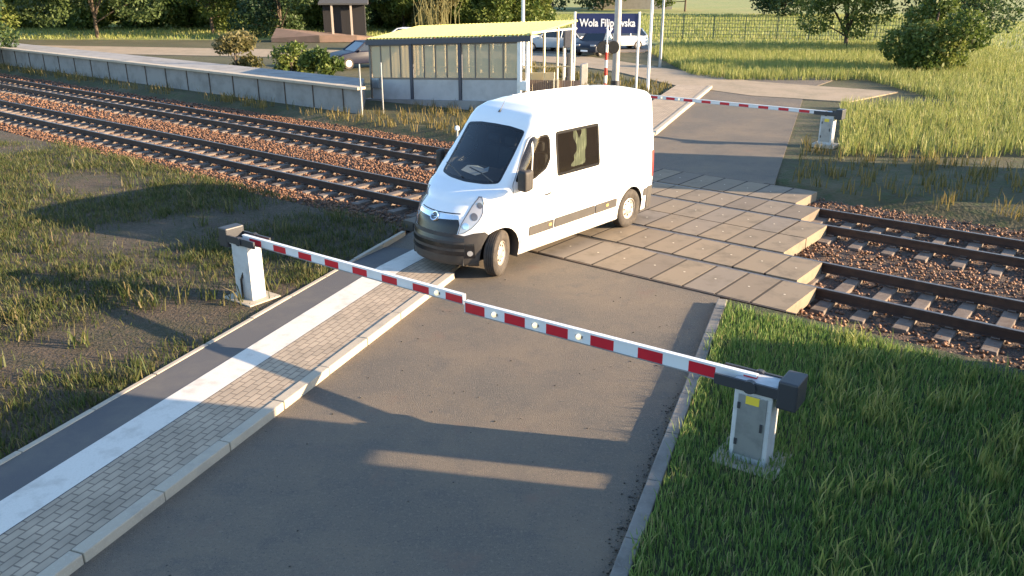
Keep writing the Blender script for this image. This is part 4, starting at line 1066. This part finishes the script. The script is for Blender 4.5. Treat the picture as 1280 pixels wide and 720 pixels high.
# platform to the left
pl = MB(); pl.prism([rl(-24.6, 8.35), rl(-27.4, 11.1), rl(-95, 11.1), rl(-95, 8.35)], -.1, .88)
o = pl.build('platform', [M['platform_conc']], None, bevel=.02); structure(o)
cp = MB(); rr_ = rotR
for k in range(60):
    c = rl(-25.2 - 1.2 * k, 8.42); cp.box((c[0], c[1], .93), (1.19, .42, .10), rr_)
structure(cp.build('platform_coping', M['kerb'], None, bevel=.01))
for k in range(40):
    pass
pj = MB()
for k in range(40):
    c = rl(-25.6 - 1.8 * k, 8.335); pj.box((c[0], c[1], .4), (.035, .03, .92), rr_)
structure(pj.build('platform_joint', M['steel_edge']))
for i, (tq, nq) in enumerate(((-24.3, 8.1), (-24.1, 9.0))):
    c = rl(tq, nq); pole('railing_post', c[0], c[1], .03, .03, 1.9, M['galv'], ['thin grey post at the end of the platform, nearer the rails', 'thin grey post at the end of the platform, nearer the shelter'][i], 'post')

# ------------------------------------------------------------------ cars in the yard
def make_car(x, y, rz, paint, label, ln=4.2, wd=1.74, ht=1.46, hatch=True):
    th = empty('parked_car', (x, y, .015), rz, label, 'car', 'cars parked in the station yard')
    L2 = ln / 2
    side = [(-L2, .35), (-L2 + .02, .75), (-L2 + .08, .95), (L2 * .42, .97), (L2 * .80, .83), (L2 - .06, .68), (L2, .5), (L2 - .02, .28), (-L2 + .05, .26)]
    mb = MB(); ny = [(-1, .84), (-.94, 1.), (.94, 1.), (1, .84)]
    n = len(side); V = []
    for (q, sc_) in ny:
        for (a, z) in side: V.append((a * (.965 if abs(q) == 1 else 1.), q * wd / 2, .6 + (z - .6) * (.9 if abs(q) == 1 else 1.)))
    F_ = [tuple(reversed(range(n))), tuple(range(3 * n, 4 * n))]
    for j in range(3):
        for i in range(n): F_.append((j * n + i, j * n + (i + 1) % n, (j + 1) * n + (i + 1) % n, (j + 1) * n + i))
    mb.add(V, F_)
    b_ = mb.build('body', paint, th, smooth=True, bevel=.05, seg=2)
    c0, c1 = -L2 + (.12 if hatch else .5), L2 * .42
    base = [(c0, .94), (c1, .95)]; top = [(c0 + .42, ht), (c1 - .72, ht)]
    def cab(sh_, zt, grow):
        V = []
        for (a, z), w_ in ((base[0], wd / 2 - .05), (base[1], wd / 2 - .05), (top[1], wd / 2 - .20), (top[0], wd / 2 - .20)):
            for s_ in (-1, 1): V.append((a, s_ * w_, z))
        return V
    V = cab(0, 0, 0)
    MB().add(V, [(0, 1, 3, 2), (2, 3, 5, 4), (4, 5, 7, 6), (6, 7, 1, 0), (1, 7, 5, 3), (0, 2, 4, 6)]).build('glasshouse', M['car_glass'], th, bevel=.03)
    zt = ht + .004
    MB().add([(top[0][0] - .03, -wd / 2 + .19, zt - .03), (top[1][0] + .05, -wd / 2 + .19, zt - .03), (top[1][0] + .05, wd / 2 - .19, zt - .03), (top[0][0] - .03, wd / 2 - .19, zt - .03)] +
             [(top[0][0] + .02, -wd / 2 + .25, zt + .025), (top[1][0], -wd / 2 + .25, zt + .025), (top[1][0], wd / 2 - .25, zt + .025), (top[0][0] + .02, wd / 2 - .25, zt + .025)],
             [(0, 3, 2, 1), (4, 5, 6, 7), (0, 1, 5, 4), (1, 2, 6, 5), (2, 3, 7, 6), (3, 0, 4, 7)]).build('roof', paint, th, smooth=True)
    pm = MB()
    for s_ in (-1, 1):
        for (a0, a1) in (((base[0]), (top[0])), ((base[1]), (top[1])), (((base[0][0] + base[1][0]) / 2 - .15, .95), ((top[0][0] + top[1][0]) / 2 - .1, ht))):
            pm.tube([(a0[0], s_ * (wd / 2 - .045), a0[1]), (a1[0], s_ * (wd / 2 - .195), a1[1])], .045, 6)
    pm.build('pillars', paint, th)
    for sx in (-.62 * L2, .64 * L2):
        for s_ in (-1, 1):
            w_ = MB(); w_.lathe([(.0, s_ * .06), (.19, s_ * .09), (.21, s_ * .1), (.30, s_ * .1), (.315, s_ * .05), (.315, -s_ * .1)], 22, 'y'); w_ = w_.build('wheel', M['rubber'], th, smooth=True); w_.location = (sx, s_ * (wd / 2 - .09), .315)
            r_ = MB(); r_.lathe([(0, s_ * .1), (.06, s_ * .095), (.17, s_ * .105), (.195, s_ * .1)], 18, 'y'); r_.build('rim', M['hub'], w_, smooth=True)
    for s_ in (-1, 1):
        MB().box((L2 - .13, s_ * (wd / 2 - .28), .70), (.16, .36, .14)).build('headlight', M['head_glass'], th, bevel=.03)
        MB().box((-L2 + .05, s_ * (wd / 2 - .2), .82), (.08, .22, .18)).build('tail_light', M['red_paint'], th, bevel=.02)
        MB().box((c1 - .18, s_ * (wd / 2 + .06), .98), (.12, .16, .11)).build('wing_mirror', paint, th, bevel=.03)
    MB().box((L2 - .0, 0, .52), (.03, .62, .10)).build('grille', M['dark_metal'], th)
    MB().box((L2 + .0, 0, .38), (.035, .5, .11)).build('number_plate', M['sign_white'], th)
    return th
M['car_glass'] = mat('car_glass', (.02, .024, .028), .06, coat=.5)
cp_ = {k: mat('car_paint_' + k, c, .45, coat=.15) for k, c in dict(white=(.78, .78, .78), silver=(.42, .44, .46), dark=(.022, .026, .038), navy=(.012, .014, .03)).items()}
for k in ('dark', 'navy'):
    _b = cp_[k].node_tree.nodes['Principled BSDF']; _b.inputs['Specular IOR Level'].default_value = .2; _b.inputs['Coat Weight'].default_value = 0; _b.inputs['Roughness'].default_value = .35
make_car(5.75, 58.6, R(238), cp_['dark'], 'dark small car facing the crossing below the blue station sign', 3.9, 1.7, 1.56)
make_car(4.55, 62.9, R(205), cp_['white'], 'white car parked behind the dark car under the station sign', 4.4)
make_car(7.6, 63.5, R(195), cp_['white'], 'white car just right of the pale mast behind the signal', 4.3)
make_car(2.85, 61.8, R(170), cp_['silver'], 'silver car parked right behind the dark signal box', 4.2)
make_car(.55, 63.6, R(200), cp_['white'], 'white car seen just right of the shelter end column', 4.3)
make_car(-3.3, 65.0, R(192), cp_['silver'], 'silver car glimpsed through the right shelter panes', 4.2)
make_car(-7.9, 63.5, R(170), cp_['white'], 'white car glimpsed through the left shelter panes', 4.4)
make_car(-8.55, 50.2, R(215), cp_['navy'], 'very dark blue car half hidden behind the left end of the shelter', 4.3, 1.76, 1.44, False)

# ------------------------------------------------------------------ trees, bushes, fences and sheds behind
def crown_leaves(clumps, n, size, seed, squash=.8):
    g = np.random.default_rng(seed)
    w = np.array([c[3] ** 2.2 for c in clumps]); w /= w.sum()
    k = g.choice(len(clumps), n, p=w); C_ = np.array(clumps)[k]
    d = g.normal(size=(n, 3)); d /= np.linalg.norm(d, axis=1, keepdims=True)
    r = C_[:, 3] * g.uniform(.45, 1.08, n) ** .6
    P = C_[:, :3] + d * r[:, None] * [1, 1, squash] + g.normal(0, .06, (n, 3))
    a = g.normal(size=(n, 3)); a /= np.linalg.norm(a, axis=1, keepdims=True)
    b = np.cross(a, g.normal(size=(n, 3))); b /= np.linalg.norm(b, axis=1, keepdims=True)
    s = size * g.uniform(.6, 1.4, n)[:, None]
    V = np.stack([P - a * s, P + b * s * .55, P + a * s, P - b * s * .55], 1)
    t = np.clip(np.repeat(g.normal(.5, .2, len(clumps))[k] + g.normal(0, .16, n), 4), 0, 1)
    return V.reshape(-1, 3), np.arange(4 * n).reshape(n, 4), t
def tree(name, x, y, h, r, m, label, seed, trunk=.35, n=5000, leaf=.22, low=.25, cat='tree', group=None, nclump=16):
    g = random.Random(seed)
    th = empty(name, (x, y, -.05), g.uniform(0, 6), label, cat, group)
    tb = MB(); tz = h * low + .4
    tb.tube([(0, 0, -.2), (g.uniform(-.1, .1), 0, tz), (g.uniform(-.3, .3), g.uniform(-.3, .3), h * .8)], [trunk * .5, trunk * .36, .04], 9)
    clumps = []
    for k in range(nclump):
        a = g.uniform(0, 2 * math.pi); zz_ = g.uniform(low, .93); q = r * (1 - abs(zz_ - .52) * .9) * g.uniform(.25, .95)
        c = (q * math.cos(a), q * math.sin(a), h * zz_, r * g.uniform(.28, .5)); clumps.append(c)
        if k < 7: tb.tube([(0, 0, tz * g.uniform(.6, 1.)), (c[0] * .5, c[1] * .5, c[2] * .75), c[:3]], [trunk * .2, trunk * .12, .02], 6)
    tb.build('trunk', M['bark'], th, smooth=True)
    V, F_, t = crown_leaves(clumps, n, leaf, seed)
    np_mesh('crown', V, F_, m, t, parent=th)
    return th
bushes = [
 (-20.5, 78, 7.5, 4.2, 'leaf_dark', 'dark tall tree at the far left behind the shed'),
 (-14.2, 84, 8.0, 3.8, 'leaf_dark', 'blue green dark tree right of the dark shed'),
 (-10.6, 86, 6.5, 3.2, 'leaf_mid', 'green rounded tree above the left end of the yellow roof'),
 (-7.6, 84, 5.6, 2.4, 'leaf_dry', 'yellowish willowy bush with upright stems above the yellow roof'),
 (-4.9, 88, 6.2, 2.9, 'leaf_mid', 'mid green leafy bush above the middle of the yellow roof'),
 (-1.7, 92, 6.8, 3.0, 'leaf_mid', 'bright green bush left of the white pole behind the roof'),
 (1.6, 94, 5.8, 2.8, 'leaf_mid', 'leafy green bush just right of the white pole behind the roof'),
 (6.5, 142, 8.0, 5.0, 'leaf_dark', 'distant dark tree at the far edge of the field, left of the mast'),
 (15.0, 146, 9.0, 5.5, 'leaf_dark', 'distant dark tree at the far edge of the field, behind the mast'),
 (27.0, 138, 8.5, 5.0, 'leaf_mid', 'distant tree at the field edge right of the two headed lamp'),
 (-28, 82, 9, 5.0, 'leaf_mid', 'broad green tree left of the dark shed'),
 (-36, 76, 8.5, 4.8, 'leaf_dark', 'dark broad tree third from the left edge behind the platform'),
 (-42, 70, 8, 4.5, 'leaf_mid', 'green tree second from the left edge behind the platform'),
 (-33, 52, 5.5, 3.0, 'leaf_dark', 'leftmost dark bush rising behind the platform'),
 (37, 120, 8.5, 5.0, 'leaf_dark', 'dark round tree at the right end of the field'),
 (24.5, 64, 6.5, 3.4, 'leaf_mid', 'leafy green tree behind the green mesh fence'),
 (31.5, 60, 7.5, 4.2, 'leaf_dark', 'dark leafy tree near the right edge of the view'),
 (22.5, 47, 4.2, 2.5, 'leaf_mid', 'low spreading bush on the right beside the tall grass'),
]
for i, (x, y, h, r, m, lab) in enumerate(bushes):
    dry = m == 'leaf_dry'
    tree('tree' if h > 6 else 'bush', x, y, h, r, M[m], lab, 100 + i, n=13000 if y < 100 else 6000, leaf=.115 if y < 70 else .14 if y < 100 else .24, low=.12 if h < 8 else .2, cat='tree' if h > 6 else 'bush')
proto = None
for i in range(17):
    x = -62 + 4.0 * i + random.uniform(-.6, .6); y = 90 + random.uniform(-2.5, 2.5) - .00 * i
    if proto is None:
        proto = tree('bush', x, y, 4.6, 3.4, M['leaf_mid'], 'dense green bush in the continuous thicket closing the yard behind the shelter', 500, n=9000, leaf=.17, low=.06, cat='bush', group='bushes of the thicket behind the station', nclump=22); o = proto
    else: o = copy_tree(proto)
    o.location = (x, y, -.05); o.rotation_euler = (0, 0, random.uniform(0, 6.28)); k = random.uniform(.8, 1.25); o.scale = (k, k, k * random.uniform(.85, 1.2))
# upright pale stems in the willowy bush belong to a clump of reeds in front of it
t = empty('reed_clump', (-7.3, 80.5, 0), 0, 'clump of tall pale reeds in front of the yellowish bush', 'plant')
g = random.Random(5); mb = MB()
for k in range(70):
    x_, y_ = g.gauss(0, 1.0), g.gauss(0, .4); h_ = g.uniform(2.2, 4.2); mb.tube([(x_, y_, 0), (x_ + g.uniform(-.2, .2), y_, h_ * .6), (x_ + g.uniform(-.6, .6), y_ + g.uniform(-.2, .2), h_)], [.035, .028, .012], 5)
mb.build('stems', mat('reed', (.17, .155, .06), .8), t)
for i, (x, y, h, r, m, lab) in enumerate([(-9.6, 43.5, 1.5, 1.0, 'leaf_mid', 'small green shrub at the left end of the shelter below the dark car'), (-11.6, 45.5, 1.7, 1.2, 'leaf_mid', 'small green shrub left of the shelter behind the platform end'), (-15, 47, 1.9, 1.4, 'leaf_dry', 'yellowish shrub behind the platform, further left')]):
    tree('shrub', x, y, h, r, M[m], lab, 300 + i, trunk=.12, n=2200, leaf=.11, low=.15, cat='shrub', nclump=10)
# dark shed with two pale posts at the left
t = empty('shed', (-13.9, 73.0, 0), R(8), 'dark open shed with pale posts behind the left end of the shelter', 'shed')
MB().box((0, 1.2, 1.4), (3.4, 2.4, 2.8)).build('walls', M['wood_dark'], t)
MB().prism([(-2.0, -.6), (2.0, -.6), (2.0, 2.7), (-2.0, 2.7)], [2.82] * 4, [2.95, 2.95, 3.3, 3.3]).build('roof', M['felt'], t)
for x_ in (-.95, .60): MB().box((x_, -.4, 1.41), (.16, .16, 2.82)).build('post', M['pale_wood'], t)
tag(MB().prism([(-19.5, 70.8), (-15.5, 70.4), (-12.6, 71.0), (-10.6, 72.1), (-10.8, 73.0), (-19.5, 72.6)], 0, [.3, .55, .5, .1, .25, 1.0]).build('bank', M['bank']), None, None, None, 'structure')
# green mesh fence and teal roofed barn on the right
def mesh_fence(x0, y0, x1, y1, h, label, n):
    a = math.atan2(y1 - y0, x1 - x0); L_ = math.hypot(x1 - x0, y1 - y0)
    th = empty('mesh_fence', (x0, y0, 0), a, label, 'fence')
    mb = MB()
    for k in range(int(L_ / .22)): mb.box((k * .22, 0, h / 2 + .05), (.03, .015, h - .1))
    for z_ in np.linspace(.15, h - .05, 7): mb.box((L_ / 2, .0, z_), (L_, .02, .03))
    mb.build('mesh_panel', M['fence_green'], th)
    for k in range(n + 1): MB().box((L_ * k / n, .05, h / 2), (.07, .07, h + .1)).build('post', M['fence_green'], th)
mesh_fence(12.0, 75, 32, 70.5, 1.9, 'long green mesh fence across the meadow at the right', 8)
t = empty('barn', (20.5, 152, 0), R(-4), 'far low barn with a teal roof at the edge of the field', 'barn')
MB().box((0, 0, 1.7), (13, 7, 3.4)).build('wall', M['platform_top'], t)
MB().prism([(-7, -4.2), (7, -4.2), (7, 4.2), (-7, 4.2)], 3.4, [3.5, 3.5, 5.0, 5.0]).build('roof', M['teal_roof'], t)

# ------------------------------------------------------------------ unseen things added to throw the shade: hut, wall and block right of the road
sunaz = R(SUN_AZ); sd = np.array([math.cos(sunaz), math.sin(sunaz)]); sn = np.array([-math.sin(sunaz), math.cos(sunaz)])
def sp(d, n): q = sd * d + sn * n; return (float(q[0]), float(q[1]))
LEN = 1 / math.tan(R(SUN_EL))
t = empty('shade_hut', (0, 0, 0), 0, 'unseen flat roofed brick hut shaped to shade the foreground and leave a sunlit slit', 'building')  # unseen hut; pier, sill and head are shaped to leave a sunlit slit
D0 = 6.9
MB().prism([sp(D0, -2.0), sp(D0 + 4.5, -2.0), sp(D0 + 4.5, 7.28), sp(D0, 7.28)], -.1, 3.5).build('wall', M['brick'], t)
MB().prism([sp(D0, 7.565), sp(D0 + .45, 7.565), sp(D0 + .45, 8.06), sp(D0, 8.06)], -.1, 3.5).build('shade_pier', M['brick'], t)
MB().prism([sp(D0 + .02, 7.28), sp(D0 + .4, 7.28), sp(D0 + .4, 7.565), sp(D0 + .02, 7.565)], -.1, (D0 + .47) / LEN).build('slit_sill', M['brick'], t)
MB().prism([sp(D0 + .02, 7.28), sp(D0 + .4, 7.28), sp(D0 + .4, 7.565), sp(D0 + .02, 7.565)], (D0 + 3.35) / LEN, 3.48).build('slit_head', M['brick'], t)
MB().prism([sp(D0 - .15, -2.1), sp(D0 + 4.7, -2.1), sp(D0 + 4.7, 7.29), sp(D0 + .5, 7.29), sp(D0 + .5, 8.08), sp(D0 - .15, 8.08)], 3.5, 3.7).build('roof', M['felt'], t)
# low wall added unseen between hut and tracks, to shade the right roadside
HH = 1.25
hx = sd * (LEN * HH)
A = np.array(rdp(7.85, 1.6)) + hx; B = np.array(rdp(11.0, 1.6)) + hx
th = empty('shade_wall', (float(A[0]), float(A[1]), 0), RD, 'low brick wall out of view, added to shade the right roadside', 'wall')
WL = float(np.linalg.norm(B - A))
MB().box((WL / 2, -.15, .55), (WL, .22, 1.3)).build('brickwork', M['brick'], th)
MB().box((WL / 2, -.14, HH - .03), (WL + .06, .28, .06)).build('coping', M['kerb'], th, bevel=.008)
for x_ in (.15, WL - .15): MB().box((x_, -.15, .58), (.30, .26, 1.32)).build('shade_pier', M['brick'], th)

# unseen block added beyond the tracks so its shadow lies over the far carriageway
t = empty('shade_house', (0, 0, 0), 0, 'unseen brick block with a flat dark roof, added beyond the tracks to shade the far road', 'building')
c0 = 16.0
MB().prism([sp(c0, 20.6), sp(c0 + 4, 20.6), sp(c0 + 4, 24.9), sp(c0, 24.9)], -.05, 4.0).build('wall', M['brick'], t)
MB().prism([sp(c0 - .2, 20.45), sp(c0 + 4.2, 20.45), sp(c0 + 4.2, 25.05), sp(c0 - .2, 25.05)], 4.0, 4.2).build('roof', M['felt'], t)
dc = sp(c0 - .02, 22); MB().box((dc[0], dc[1], 1.05), (.06, .95, 2.1), Matrix.Rotation(sunaz, 3, 'Z')).build('door', M['dark_metal'], t)
